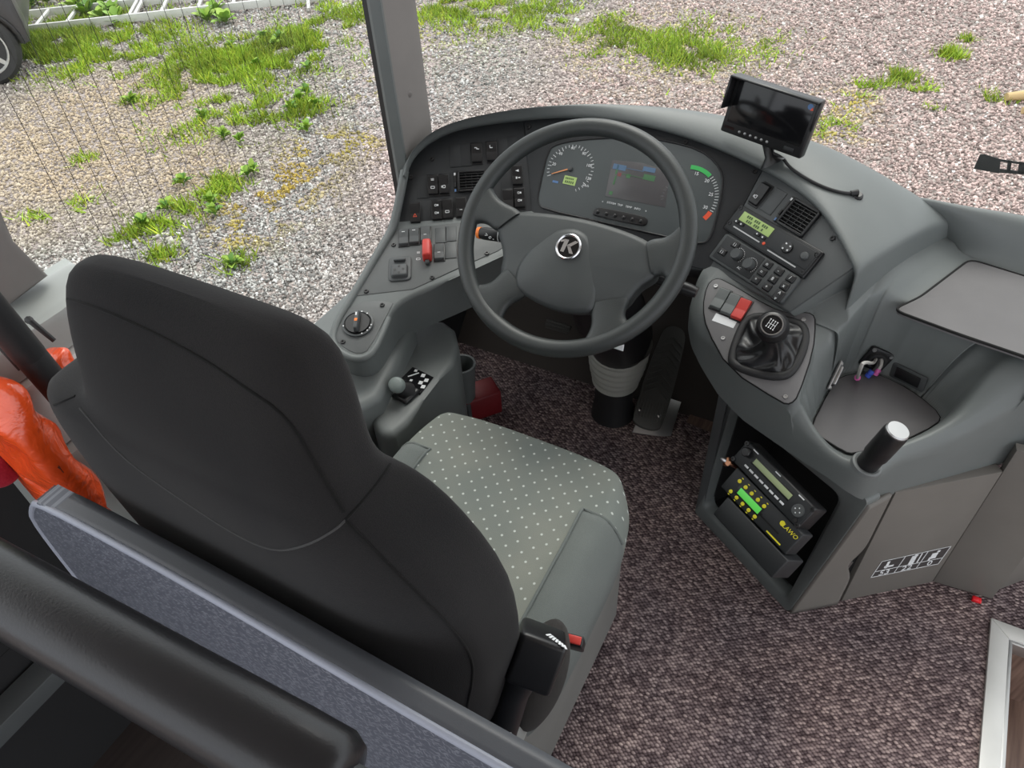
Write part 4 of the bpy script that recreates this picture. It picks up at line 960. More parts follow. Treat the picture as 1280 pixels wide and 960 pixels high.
# ---- gear lever
GB = FG.P(965, 443, .004)
gl = thing('gear_lever', 'black gear lever with round knob and leather gaiter on the console', 'gear lever', GB)
ga = smooth_poly([Vector((*FG.L(*p), 0)) for p in [(932, 403), (950, 396), (1000, 405), (1008, 420), (1002, 445), (990, 466), (978, 473), (948, 470), (917, 458), (915, 448), (922, 425)]], 2)
obj('gaiter_frame', tube([FG.W(p.x, p.y, .006) for p in ga], .0085, SOFT, 10, False, True), gl)
gc = Vector((*FG.L(965, 441), 0)); rows_ = []
neck = FG.L(966, 412, .085)
for i, s in enumerate((1.0, .93, .82, .68, .52, .38, .27, .20, .17, .16)):
    h = (.004, .012, .016, .018, .024, .036, .050, .060, .070, .078)[i]; k = h/.078
    cx_ = gc.x+(neck[0]-gc.x)*k; cy_ = gc.y+(neck[1]-gc.y)*k
    rows_.append([Vector((cx_+(p.x-gc.x)*s*(1+.08*math.sin(5*2*math.pi*j/len(ga)+i*.9)*(.4 < s < .95)), cy_+(p.y-gc.y)*s*(1+.07*math.cos(4*2*math.pi*j/len(ga)+i)*(.3 < s < .95)), h+.006*math.sin(7*2*math.pi*j/len(ga)+i*1.3)*(.3 < s < .9))) for j, p in enumerate(ga)])
LEATHER = plastic('gaiter_leather', (.010, .010, .011), .30, .12, 350)
obj('gaiter', grid(rows_, LEATHER, True, 1), gl, FG.mat())
kc = FG.P(965.5, 409, .092); viewn = (FG.n*.75+Vector((.05, -.55, .35))).normalized()
KM = Matrix.Translation(kc) @ viewn.to_track_quat('Z', 'Y').to_matrix().to_4x4() @ Matrix.Scale(1.12, 4)
obj('knob', lathe([(.010, -.034), (.014, -.026), (.022, -.016), (.0265, -.002), (.0255, .008), (.021, .016), (.0165, .0185), (.0155, .017), (.0005, .0165)], BLACK, 30, True, 30), gl, KM)
obj('knob_ring', lathe([(.0150, .0165), (.0178, .0168), (.0172, .0195), (.0155, .0195), (.0150, .0165)], STEEL, 30), gl, KM)
obj('knob_cap', lathe([(.0005, .0165), (.0152, .0165), (.0140, .0188), (.0005, .0196)], GLOSSB, 28), gl, KM)
vv, ff = [], []
def q4(x, y, w_, h_): ff.append((len(vv), len(vv)+1, len(vv)+2, len(vv)+3)); vv.extend([(x-w_/2, y-h_/2, 0), (x+w_/2, y-h_/2, 0), (x+w_/2, y+h_/2, 0), (x-w_/2, y+h_/2, 0)])
q4(0, 0, .012, .0007)
for x in (-.006, -.002, .002, .006): q4(x, 0, .0007, .010); q4(x, .0066, .0018, .0020); q4(x, -.0066, .0018, .0020)
obj('shift_pattern', to_mesh('pattern', vv, ff, WHITE), gl, KM @ T(0, 0, .0199) @ Matrix.Rotation(rad(-15), 4, 'Z'))
# ---- tray
tl = smooth_poly([Vector((*PZ(x, y, .494).xy, 0)) for x, y in [(1045, 475), (1062, 468), (1094, 467), (1120, 478), (1150, 496), (1176, 519), (1172, 530), (1125, 553), (1067, 567), (1056, 565), (1018, 541), (1015, 531), (1033, 497)]], 1)
obj('tray_mat', prism([(p.x, p.y) for p in tl], .4895, .4955, LIDM, .002), cons, label='removable grey tray mat')
obj('tray_gap', tube([Vector((p.x, p.y, .4925)) for p in tl], .0024, DARKGAP, 6, False, True), cons)
shell_bvh = None
def on_mesh(me_verts, px, py):
    pass
_v = [v for r in rowsV for v in r]; _f = []
for i in range(len(rowsV)-1):
    for k in range(NC): _f.append((i*NC+k, i*NC+(k+1) % NC, (i+1)*NC+(k+1) % NC, (i+1)*NC+k))
CB = BVHTree.FromPolygons(_v, _f)
def hit(bvh, px, py):
    r = bvh.ray_cast(CAM, ray(px, py).normalized()); return r[0], r[1]
def hit_frame(bvh, px, py, px2, py2):
    """frame lying on a surface, u towards a second spot on it"""
    p, n = hit(bvh, px, py); p2, n2 = hit(bvh, px2, py2)
    if n.dot(CAM-p) < 0: n = -n
    u = (p2-p); u = (u-n*u.dot(n)).normalized(); return Fr(p, u, n.cross(u))
FB = hit_frame(CB, 1095, 447, 1125, 460)
cp_ = obj('cable_port', rbox(.050, .050, .005, .002, BLACK, 2, 0, 0, .006), cons, FB.mat(0, 0, .004, -12))
obj('grommet', lathe([(.011, .001), (.013, .008), (.018, .008), (.0205, .001)], SOFT, 26), cp_, FB.mat(0, .0, .008))
obj('port_hole', lathe([(.0005, 0), (.013, 0), (.013, .0008), (.0005, .0008)], DARKGAP, 22), cp_, FB.mat(0, .0, .0095))
for dx, dy in ((-.019, .019), (.019, .019), (.019, -.019), (-.019, -.019)): obj('screw', SCREWC, cp_, FB.mat(0, 0, .009, -12) @ T(dx, dy, 0))
FK = hit_frame(CB, 1137, 470, 1165, 484)
bo = obj('blank_socket', rbox(.072, .034, .004, .001, SLATE, 2, 0, 0, .005), cons, FK.mat(0, 0, .003)); obj('socket_cover', rbox(.050, .022, .004, .001, BLACK), bo, FK.mat(0, 0, .006))
FP = hit_frame(CB, 1040, 468, 1031, 490)
po = obj('pin_connector', rbox(.062, .013, .004, .001, STEEL), cons, FP.mat(0, 0, .004), 'silver multi-pin connector'); obj('pin_shell', rbox(.040, .008, .008, .002, STEEL), po, FP.mat(-.002, 0, .007)); 
for s_ in (-1, 1): obj('screw', SCREWC, po, FP.mat(.026*s_, 0, .008))
# connectors hanging out of the port
h0 = FB.W(-.006, -.004, .010)
def lead(label, pts, r, cmat, tmat, r2, ln):
    o = thing('video_lead', label, 'cable', pts[0]); P = smooth_poly(pts, 2, False); obj('lead_wire', tube(P, r, tmat, 8), o)
    d = (P[-1]-P[-2]).normalized(); e_ = P[-1]
    obj('connector', tube([e_, e_+d*ln*.45, e_+d*ln*.46, e_+d*ln*.6, e_+d*ln*.61, e_+d*ln], [r2, r2, r2*.75, r2*.75, r2, r2*.9], cmat, 8), o); return o
lead('grey lead ending in a pink connector lying over the tray mat', [FB.W(-.004, .004, .012), FB.W(-.012, .004, .030), PD(1079, 452, 1.27), PD(1075, 462, 1.29), PZ(1072, 472, .516)], .0032, PINK, CABLE, .0062, .021)
lead('short lead with a blue connector hanging from the console port', [FB.W(.0, .004, .010), FB.W(.001, -.004, .022), FB.W(-.003, -.016, .024)], .0036, BLUE, SOFT, .0062, .017)
lead('short lead with a pink and silver connector in the console port', [FB.W(.007, .006, .010), FB.W(.008, -.002, .020), FB.W(.006, -.010, .023)], .0038, PINK, CABLE, .0062, .014)
# ---- black cylindrical grip standing at the console corner
hb, _n = hit(CB, 1083, 581)
ht = PD(1110, 534, 1.0); dirv = Vector((.035, -.005, .16)).normalized()
gr = thing('console_grip', 'black cylindrical grip with worn silver top at the corner of the console', 'grip', hb)
GM = Matrix.Translation(hb) @ dirv.to_track_quat('Z', 'Y').to_matrix().to_4x4()
obj('collar', lathe([(.021, -.004), (.027, -.004), (.0265, .003), (.023, .005), (.021, .004)], GREYL, 28), gr, GM)
obj('barrel', lathe([(.0005, -.01), (.0195, -.01), (.0195, .030), (.0215, .034), (.0215, .098), (.0200, .103)], BLACK, 28), gr, GM)
obj('cap', lathe([(.0195, .1028), (.0198, .106), (.0180, .1085), (.0005, .109)], STEEL, 28), gr, GM, 'worn silver cap')
# ================================================================== CABINET UNDER THE CONSOLE
A0 = PZ(868, 641, 0); A1 = PZ(985, 766, 0); A2 = PZ(1045, 745, 0); A3 = PZ(1165, 728, 0); A4 = PZ(1240, 750, 0); A5 = PZ(1290, 722, 0)
cabn = thing('radio_cabinet', 'grey console cabinet with an open radio bay under the gear panel', 'cabinet', (.5, 1.12, 0))
ZT = .455
FK_ = Fr(A0, A1-A0, (0, 0, 1)); Wd = (A1-A0).length
def tlt(z): return .10*z                      # face leans back a little
FK2 = Fr(A0, A1-A0, Vector((0, 0, 1))-FK_.n*.10)
Hh = ZT/FK2.v.z
opn = FK2.poly([(914, 511), (1048, 622), (982, 747), (878, 634)])
def bay(outer, inner, z0, z1, mat, bev):
    bm = bmesh.new(); O_ = smooth_poly([Vector((*p, 0)) for p in outer], 0); n = 4
    def ring(pts, k):
        # corner-rounded loop with equal counts
        r_ = []
        for i in range(4):
            p = Vector((*pts[i], 0)); a = Vector((*pts[i-1], 0)); b = Vector((*pts[(i+1) % 4], 0))
            da, db = (a-p).normalized()*k, (b-p).normalized()*k
            for t_ in range(5): s = t_/4; r_.append((p+da)*(1-s)**2+p*2*s*(1-s)+(p+db)*s*s)
        return r_
    so, si = ring(outer, .012), ring(inner, .022)
    loops = [[(p.x, p.y, z0) for p in so], [(p.x, p.y, z1-bev) for p in so], [((p.x*.97+q.x*.03), (p.y*.97+q.y*.03), z1) for p, q in zip(so, si)], [((p.x*.2+q.x*.8), (p.y*.2+q.y*.8), z1) for p, q in zip(so, si)], [(q.x, q.y, z1-bev) for q in si], [(q.x, q.y, z0) for q in si]]
    vs = [[bm.verts.new(c) for c in l] for l in loops]; m = len(so)
    for i in range(len(vs)-1):
        for k in range(m): bm.faces.new((vs[i][k], vs[i][(k+1) % m], vs[i+1][(k+1) % m], vs[i+1][k]))
    me = bm_mesh('bay', bm, mat); me.shade_smooth(); me.set_sharp_from_angle(angle=rad(50)); return me
TOPX = .040
outer = [(.0, Hh), (Wd+TOPX, Hh*.93), (Wd, 0.0), (0, 0.0)]
obj('bay_frame', bay(outer, opn, -.035, .0, GREY, .008), cabn, FK2.mat())
DEP = -.19
BAYM = plastic('bay_lining', (.012, .012, .012), .5, .1)
bm = bmesh.new(); vs0 = [bm.verts.new((x, y, -.03)) for x, y in opn]; vs1 = [bm.verts.new((x, y, DEP)) for x, y in opn]
for i in range(4): bm.faces.new((vs0[i], vs0[(i+1) % 4], vs1[(i+1) % 4], vs1[i]))
bm.faces.new(vs1); obj('bay_lining', bm_mesh('lining', bm, BAYM), cabn, FK2.mat())
# rear faces: narrow side panel, door, angled end
def wallq(name, P0, P1, z0, z1, th, mat, parent, bev=.004, lean=0):
    u = (P1-P0); F = Fr(P0, u, (0, 0, 1)); L_ = u.length
    return obj(name, prism([(0, z0), (L_, z0), (L_, z1), (0, z1)], -th, 0, mat, bev), parent, F.mat()), F
FD = Fr(A1, A2-A1, (0, 0, 1)); l1 = (A2-A1).length
FD = Fr(A1, A3-A1, (0, 0, 1)); l1 = (A2-A1).dot(FD.u); l3 = (A3-A1).length
# side panel has a finger notch on its door edge
nz = .17
c0 = FK2.W(Wd, .002, -.004); c1 = FK2.W(Wd+TOPX-.002, Hh*.90, -.004)
lft_ = []
for v_ in np.linspace(0, 1, 15):
    z_ = .002+.400*v_; nx_ = l1-.009-.026*math.exp(-((z_-nz)/.030)**2); a_ = c0.lerp(c1, v_); b_ = FD.W(nx_, z_, 0)
    lft_.append([a_.lerp(b_, s_) for s_ in (0, .12, .3, .5, .7, .88, 1)])
obj('side_panel', grid(lft_, DOORM, False, 1, .012), cabn)
obj('notch', prism([(l1-.03, nz-.055), (l1+.006, nz-.055), (l1+.006, nz+.06), (l1-.03, nz+.06)], -.03, -.021, DARKGAP), cabn, FD.mat())
obj('notch_edge', prism([(l1-.030, nz-.03), (l1-.014, nz-.036), (l1-.010, nz-.012), (l1-.028, nz-.004)], -.016, -.004, STEEL, .001), cabn, FD.mat())
dr = obj('door', prism([(l1+.004, .002), (l3, .002), (l3+.0, .398), (l1+.004, .398)], -.02, .001, DOORM, .003), cabn, FD.mat(), 'taupe cabinet door with seating sticker')
obj('door_gap', prism([(l1-.006, .0), (l1+.006, .0), (l1+.006, .405), (l1-.006, .405)], -.03, -.012, DARKGAP), cabn, FD.mat())
o_, FE = wallq('end_panel', A3, A4, .002, .46, .02, DOORM, cabn)
wallq('end_panel', A4+Vector((.0, .02, 0)), A5, .002, .47, .02, DOORM, cabn)
wallq('front_panel', Vector((.30, 1.62, 0)), A0, .0, .46, .02, SLATE, cabn)
# seating sticker: 53 seats, 22 standing, 0 wheelchairs
st = [FD.L(*p) for p in [(1102, 701), (1188, 682), (1172, 704), (1088, 721)]]
stk = obj('sticker', prism([st[3], st[2], st[1], st[0]], .001, .0016, flat('sticker_grey', (.05, .046, .046), .5), 0), dr, FD.mat(), 'seating capacity sticker')
def lerp2(u_, v_):   # u along, v up
    a = Vector((*st[3], 0)).lerp(Vector((*st[2], 0)), u_); b = Vector((*st[0], 0)).lerp(Vector((*st[1], 0)), u_); return a.lerp(b, v_)
def sline(p, q, w_=.0016):
    A_, B_ = lerp2(*p), lerp2(*q); M_ = (A_+B_)/2; an = math.degrees(math.atan2((B_-A_).y, (B_-A_).x))
    obj('sticker_line', rbox((B_-A_).length+w_, w_, .0004, 0, WHITE), stk, FD.mat(M_.x, M_.y, .0017, an))
for p, q in (((0, 0), (1, 0)), ((1, 0), (1, 1)), ((1, 1), (0, 1)), ((0, 1), (0, 0)), ((0, .36), (1, .36)), ((.34, 0), (.34, 1)), ((.67, 0), (.67, 1))): sline(p, q)
ang = math.degrees(math.atan2((lerp2(1, 0)-lerp2(0, 0)).y, (lerp2(1, 0)-lerp2(0, 0)).x))
for s_, u_ in (('53', .17), ('22', .50), ('0', .84)):
    p = lerp2(u_, .17); obj('sticker_number', text_mesh(s_, .026, WHITE), stk, FD.mat(p.x, p.y, .0018, ang))
for (u_, v_, w_, h_) in ((.13, .68, .006, .026), (.17, .56, .022, .006), (.50, .74, .012, .020), (.49, .55, .006, .022), (.53, .52, .006, .018), (.515, .90, .008, .008), (.82, .66, .014, .016), (.82, .50, .016, .005), (.85, .86, .007, .007), (.78, .48, .005, .012), (.60, .68, .003, .035)):
    p = lerp2(u_, v_); obj('sticker_figure', rbox(w_, h_, .0004, 0, WHITE), stk, FD.mat(p.x, p.y, .0018, ang))
# ================================================================== RADIO STACK (leans back inside the bay)
FQ = tilted(PD(980, 590, 1.40), 122.5, 40)
def device(name, label, cat, tl_, tr__, bl_, br_, depth, mat):
    c, w_, h_, r_ = quad_size(FQ, tl_, tr__, bl_, br_); t_ = thing(name, label, cat, FQ.W(c.x, c.y, -.02)); S_ = Sub(FQ, c, w_, h_, r_, 0)
    obj('housing', rbox(w_, h_, depth, .003, mat, 2, -depth), t_, S_.m(.5, .5)); return t_, S_, w_, h_
t_, S, w_, h_ = device('car_radio', 'black car radio with long green display in the open bay', 'radio', (934, 549), (1021, 637), (914, 575), (997, 661), .05, BLACK)
obj('front', rbox(w_*.97, h_*.94, .003, .001, BLACKP), t_, S.m(.5, .5, -.001))
obj('display_frame', rbox(w_*.56, h_*.36, .001, .0003, BLACK), t_, S.m(.47, .64, .0017)); obj('display', rbox(w_*.53, h_*.22, .001, .0003, flat('lcd_olive', (.30, .36, .19), .35, .06)), t_, S.m(.48, .64, .0024))
obj('volume_knob', lathe([(.0005, 0), (.010, 0), (.0095, .012), (.0075, .014), (.0005, .0142)], BLACK, 20), t_, S.m(.10, .68, .001))
obj('selector_dial', lathe([(.0005, 0), (.0125, 0), (.0118, .004), (.0005, .0045)], SLATE, 22), t_, S.m(.885, .50, .001))
for dx, dy in ((.03, 0), (-.03, 0), (0, .11), (0, -.11)): obj('dial_mark', rbox(.0022, .0022, .0004, 0, WHITE), t_, S.m(.885+dx, .50+dy, .0056))
for i in range(8): obj('key', rbox(w_*.055, .004, .002, .0006, STEEL if i == 9 else WHITE), t_, S.m(.19+.075*i, .26, .0012))
for i in range(3): obj('print', rbox(.014, .0022, .0004, 0, WHITE), t_, S.m(.16+.33*i, .92, .0021))
obj('jack', lathe([(.002, 0), (.004, 0), (.004, .003), (.002, .003)], BLACK, 14), t_, S.m(.93, .18, .001))
for x, y in ((.025, .9), (.025, .1), (.975, .9), (.975, .1)): obj('screw', SCREW, t_, S.m(x, y, .001))
t_, S, w_, h_ = device('passenger_display_controller', 'black destination display control unit with yellow buttons and green display', 'control unit', (920, 583), (1004, 668), (901, 609), (982, 694), .045, BLACKP)
for i in range(5):
    obj('button', lathe([(.0005, 0), (.0042, 0), (.0036, .002), (.0005, .0024)], YELLOW, 14), t_, S.m(.13+(.095*i if i else 0), .70, .0)); obj('button', lathe([(.0005, 0), (.0042, 0), (.0036, .002), (.0005, .0024)], YELLOW, 14), t_, S.m(.13+(.095*i if i else 0), .17, .0))
    obj('button_label', rbox(.004, .0018, .0004, 0, YELLOW), t_, S.m(.14+.095*i, .86, .0002)); obj('button_label', rbox(.004, .0018, .0004, 0, YELLOW), t_, S.m(.13+.095*i, .04, .0002))
obj('display_frame', rbox(w_*.37, h_*.40, .001, .0003, BLACK), t_, S.m(.35, .44, .0)); obj('display', rbox(w_*.32, h_*.26, .001, .0003, LCDG), t_, S.m(.355, .44, .0008))
obj('brand_print', text_mesh('LAWO', .012, YELLOW, .0003, .2), t_, S.m(.88, .72, .0004)); obj('brand_disc', lathe([(.003, 0), (.0052, 0), (.0052, .0004), (.003, .0004)], YELLOW, 16), t_, S.m(.77, .74, .0002))
obj('card_slot', rbox(w_*.30, .003, .0006, 0, DARKGAP), t_, S.m(.66, .36, .0)); obj('slot_notch', rbox(.010, .005, .0006, 0, DARKGAP), t_, S.m(.53, .40, .0)); obj('print', rbox(w_*.20, .0028, .0004, 0, YELLOW), t_, S.m(.80, .12, .0001))
t_, S, w_, h_ = device('blank_box', 'plain black grained box below the display control unit', 'box', (909, 622), (986, 700), (891, 641), (964, 724), .07, BLACKP)
ks = thing('antenna_socket', 'brass threaded socket with nut beside the radio in the bay', 'socket', FQ.P(908, 577, -.01))
KX = (FQ.u*-.5+FQ.n*.8).normalized(); KQ = Matrix.Translation(FQ.P(910, 578, .0)) @ KX.to_track_quat('Z', 'Y').to_matrix().to_4x4()
obj('nut', lathe([(.004, -.03), (.004, 0), (.010, 0), (.010, .006), (.006, .008)], BRASS, 6, False), ks, KQ); obj('pin', lathe([(.0005, .006), (.005, .006), (.005, .014), (.003, .018), (.0005, .018)], STEEL, 12), ks, KQ)

# ================================================================== PEDALS
pa = thing('accelerator_pedal', 'long ribbed floor-hinged accelerator pedal plate beside the column boot', 'pedal', PZ(808, 525, .0))
q0 = PZ(808, 531, .03); q1 = Vector((PY(846, 408, 1.66)))
FA = Fr(q0, (q1-q0).cross(Vector((.25, -.3, 1))), q1-q0); Lp = (q1-q0).length
n_up = FA.n if FA.n.z > 0 else -FA.n
FA = Fr(q0, (q1-q0).cross(n_up), (q1-q0)); FA = FA if FA.n.z > 0 else Fr(q0, n_up.cross(q1-q0), q1-q0)
wp = .046
pp = smooth_poly([Vector(p) for p in [(-wp, .012, 0), (-wp*.6, -.01, 0), (wp*.6, -.01, 0), (wp, .012, 0), (wp*.85, Lp*.8, 0), (wp*.6, Lp, 0), (-wp*.6, Lp, 0), (-wp*.85, Lp*.8, 0)]], 2)
obj('plate', prism([(p.x, p.y) for p in pp], -.014, 0, PEDAL, .003), pa, FA.mat())
for i in range(9): obj('rib', rbox(.004, .055, .003, .001, PEDAL), pa, FA.mat(-.034+.0085*i, .045, .0))
for i in range(9):
    for s_ in (-1, 1): obj('chevron', rbox(.040, .005, .005, .001, PEDAL), pa, FA.mat(.019*s_, .10+i*.020, .0, -s_*38))
for x in (-.030, .026): obj('screw', lathe([(.0005, 0), (.006, 0), (.005, .003), (.0005, .004)], CHROME, 12), pa, FA.mat(x, .035, .002))
obj('bracket', prism([(-.03, -.03), (.075, -.01), (.075, .10), (-.02, .10)], -.028, -.016, STEEL, .002), pa, FA.mat())
pr_ = thing('foot_rest', 'small ribbed metal foot pad beside the cabinet', 'foot rest', PZ(880, 505, 0))
FRp = Fr(PZ(882, 498, .02), az(112), Vector((0, .7, .5))); obj('pad', rbox(.095, .085, .008, .002, PEDAL), pr_, FRp.mat())
for i in range(9): obj('rib', rbox(.004, .078, .004, .001, STEEL), pr_, FRp.mat(-.04+.01*i, 0, .007))
obj('mount', rbox(.06, .02, .016, .002, BLACK, 2, -.016), pr_, FRp.mat(0, -.03, 0))
pc_ = thing('clutch_pedal', 'black ribbed pedal pad behind the steering wheel', 'pedal', PY(697, 414, 1.60)-Vector((0, 0, .04)))
FCp = Fr(PY(697, 414, 1.60), (1, 0, 0), Vector((0, .5, 1))); obj('pad', rbox(.085, .060, .010, .003, PEDAL), pc_, FCp.mat())
for i in range(6): obj('rib', rbox(.075, .004, .004, .001, PEDAL), pc_, FCp.mat(0, -.024+.0095*i, .009))
obj('arm', tube([FCp.W(0, 0, -.0), FCp.W(0, .06, -.09), FCp.W(0, .16, -.13)], .010, BLACK, 8), pc_)
struct(obj('trim_7', prism([PZ(x, y, .001).xy[:] for x, y in [(868, 505), (905, 500), (900, 545), (858, 528)]], .0005, .003, WOOD)))['label'] = 'strip of brown vinyl floor beside the pedals'
# ================================================================== PARKING BRAKE CONSOLE
bc = thing('brake_console', 'grey side box with parking brake lever left of the driver seat', 'console', (-.33, .90, 0))
bt = smooth_poly([Vector((*PZ(x, y, .45).xy, 0)) for x, y in [(462, 512), (466, 532), (480, 545), (499, 541), (540, 487), (576, 441), (566, 400), (520, 398), (480, 450)]], 1)
obj('box', prism([(p.x, p.y) for p in bt], .16, .45, GREY, .016, 3), bc)
ft = smooth_poly([Vector((*PZ(x, y, .45).xy, 0)) for x, y in [(466, 512), (470, 528), (482, 538), (496, 535), (536, 484), (566, 443), (556, 412), (512, 418), (478, 468)]], 1)
obj('side_step', prism([(-.59, .66), (-.36, .66), (-.30, .80), (-.36, 1.02), (-.45, 1.10), (-.59, 1.15)], .18, .50, GREY, .02, 3), bc)
obj('pedestal', prism([(-.57, .70), (-.30, .74), (-.24, 1.0), (-.34, 1.12), (-.57, 1.15)], .0, .17, SLATE, .005), bc)
FBk = Fr(PZ(511, 490, .452), az(33), (-1, .5, 0)); FBk = Fr(PZ(511, 490, .4505), PZ(530, 473, .4505)-PZ(511, 490, .4505), Vector((-1, .6, 0)))
obj('label_plate', prism([FBk.L(*p) for p in [(497, 478), (516, 459), (542, 472), (525, 494)]], .0, .0012, GLOSSB), bc, FBk.mat(), 'black printed label plate')
for px, py, w_, h_, r_ in ((517, 469, .003, .026, 60), (514, 476, .006, .006, 20), (520, 464, .007, .007, 20)): obj('arrow_mark', rbox(w_, h_, .0004, 0, WHITE), bc, FBk.M(px, py, .0014, r_))
for px, py in ((529, 470), (533, 476), (526, 479), (529, 484)): obj('symbol_mark', rbox(.010, .009, .0004, 0, WHITE), bc, FBk.M(px, py, .0014, 20))
bx_, by_ = FBk.L(508, 494)
lv = thing('parking_brake', 'black parking brake lever with round grey-green knob', 'lever', FBk.W(bx_, by_, 0))
obj('base', rbox(.050, .046, .010, .004, BLACK, 2, 0, .006), lv, FBk.mat(bx_, by_, .0012))
kn = PZ(495.5, 481, .495); b0 = FBk.W(bx_+.004, by_, .008)
obj('boot', tube([b0, b0.lerp(kn, .35), b0.lerp(kn, .7)], [.021, .016, .011], SOFT, 14), lv)
kd = (kn-b0).normalized(); KB = Matrix.Translation(kn) @ (kd*.6+(CAM-kn).normalized()*.4).normalized().to_track_quat('Z', 'Y').to_matrix().to_4x4()
obj('knob', lathe([(.006, -.030), (.013, -.022), (.0165, -.010), (.0170, .0), (.0155, .007), (.010, .0105), (.0005, .0115)], plastic('knob_grey_green', (.20, .235, .225), .5, .03), 24, True, 60), lv, KB)
# bin and red box in the footwell
bn = thing('cup_bin', 'grey open bin against the front of the brake console', 'bin', (PZ(577, 458, .2).x, PZ(577, 458, .2).y, 0))
bm_ = lathe([(.030, 0), (.045, 0), (.060, .20), (.064, .20), (.064, .21), (.054, .21), (.040, .012), (.030, .012)], GREY, 24)
obj('bin_body', bm_, bn, T(PZ(577, 458, .2).x, PZ(577, 458, .2).y, .08) @ Matrix.Scale(.62, 4)); obj('bracket', rbox(.05, .05, .08, .004, SLATE), bn, T(PZ(577, 458, .2).x, PZ(577, 458, .2).y, 0))
rb = PZ(589, 498, .06)
rbx = thing('red_box', 'dark red plastic box lying on the carpet in the footwell', 'box', (rb.x, rb.y, .001))
FRX = Fr(Vector((rb.x, rb.y, .001)), az(38), (-.6, .8, 0)); obj('case', rbox(.16, .075, .085, .006, REDDK), rbx, FRX.mat()); obj('latch', rbox(.026, .006, .002, .0008, BRASS), rbx, FRX.mat(.0, .01, .085, 20))
# ================================================================== DRIVER SEAT
seat = thing('driver_seat', 'driver seat with dark cloth backrest and grey dotted cushion', 'seat', (.015, .60, 0))
SXC = .012
def interp(tab, z):
    for i in range(len(tab)-1):
        if z <= tab[i+1][0] or i == len(tab)-2:
            a, b = tab[i], tab[i+1]; t = (z-a[0])/(b[0]-a[0]); t = max(0, min(1, t)); return [a[j]+(b[j]-a[j])*t for j in range(1, len(a))]
# z, y of the rear face, half width, thickness, forward sweep of the side wings
SB = [(.46, .290, .200, .11, .02, .005), (.52, .275, .228, .12, .03, .002), (.60, .262, .262, .125, .04, -.010), (.70, .250, .282, .12, .05, -.022), (.80, .243, .290, .115, .055, -.028), (.88, .240, .293, .11, .052, -.031), (.945, .240, .293, .11, .045, -.033), (.978, .242, .285, .11, .038, -.033), (.996, .244, .262, .108, .028, -.030), (1.004, .246, .228, .106, .018, -.026), (1.012, .248, .192, .104, .012, -.022),
      (1.03, .250, .181, .10, .008, -.020), (1.06, .256, .178, .10, .006, -.021), (1.10, .266, .175, .095, .004, -.022), (1.135, .278, .170, .085, .002, -.022), (1.160, .290, .158, .064, .0, -.022), (1.174, .302, .135, .034, .0, -.022), (1.178, .312, .10, .012, .0, -.022)]
LR = [(.46, .20, .205), (.52, .235, .232), (.60, .272, .25), (.70, .304, .258), (.80, .318, .26), (.88, .324, .250), (.945, .326, .215), (.978, .318, .185), (.996, .292, .166), (1.004, .254, .156), (1.012, .216, .150), (1.03, .203, .142), (1.06, .199, .135), (1.10, .197, .130), (1.135, .192, .124), (1.16, .180, .112), (1.174, .157, .09), (1.178, .12, .06)]
rows_ = []
for z, yr, hw, th, wg, xc in SB:
    sec = []; N = 44; hl, hr = interp(LR, z)
    for k in range(N):
        an = 2*math.pi*k/N; c_, s_ = math.cos(an), math.sin(an); ex = .45
        hw = hr if c_ > 0 else hl; xc = 0
        x = math.copysign(abs(c_)**ex, c_)*hw; yy = math.copysign(abs(s_)**.62, s_)
        y = yr+th*.5+yy*th*.5
        u_ = abs(x)/hw; y += wg*max(0, (u_-.55)/.45)**1.6*(1 if yy > -.2 else .35)   # wings sweep forward
        sec.append(Vector((xc+x, y, z)))
    rows_.append(sec)
rows_.insert(0, [Vector(((p.x)*.8, p.y*.6+.4*.34, p.z-.02)) for p in rows_[0]]); rows_.append([Vector((-.03+(p.x+.03)*.3, .314, 1.179)) for p in rows_[-1]])
bk_me = grid(rows_, CLOTH, True, 1)
bk = obj('backrest', bk_me, seat, None, 'dark charcoal cloth backrest with narrow upper part')
def bvh_of(me, off=Vector((0, 0, 0))):
    return BVHTree.FromPolygons([v.co+off for v in me.vertices], [tuple(p.vertices) for p in me.polygons])
SBV = bvh_of(bk_me, WM[seat.name].translation)
def seam(pxs, r, mat, parent, bvh, name='seam', it=2):
    P = []
    for p in smooth_poly([Vector((x, y, 0)) for x, y in pxs], it, False):
        h, n_ = hit(bvh, p.x, p.y)
        if h is None: continue
        P.append(h+(CAM-h).normalized()*r*.2)
    if len(P) > 2:
        return obj(name, tube(P, r, mat, 6), parent)
seam([(60, 372), (85, 372), (150, 395), (250, 445), (300, 480), (360, 520), (400, 590), (430, 640)], .0016, SEAMD, bk, SBV)
seam([(432, 650), (420, 662), (385, 682), (345, 690), (300, 672), (220, 620), (150, 570), (100, 510)], .0013, SEAMM, bk, SBV)
seam([(432, 650), (455, 625), (475, 600), (488, 580)], .0015, SEAMD, bk, SBV)
seam([(432, 650), (470, 690), (520, 740), (570, 790), (590, 820), (592, 850), (584, 880), (586, 905)], .0015, SEAMD, bk, SBV)
seam([(50, 512), (70, 505), (94, 495)], .0015, SEAMD, bk, SBV)
# side wing lower right (rounded cloth piece over the hinge)
hg = []
for z, hw, ty in ((.44, .02, .05), (.47, .035, .065), (.52, .042, .075), (.57, .040, .070), (.60, .030, .055), (.615, .012, .02)):
    hg.append([Vector((.262+hw*math.cos(2*math.pi*k/16)*.8, .415+ty*math.sin(2*math.pi*k/16), z)) for k in range(16)])
obj('hinge_cover', grid(hg, CLOTHB, True, 1), seat)
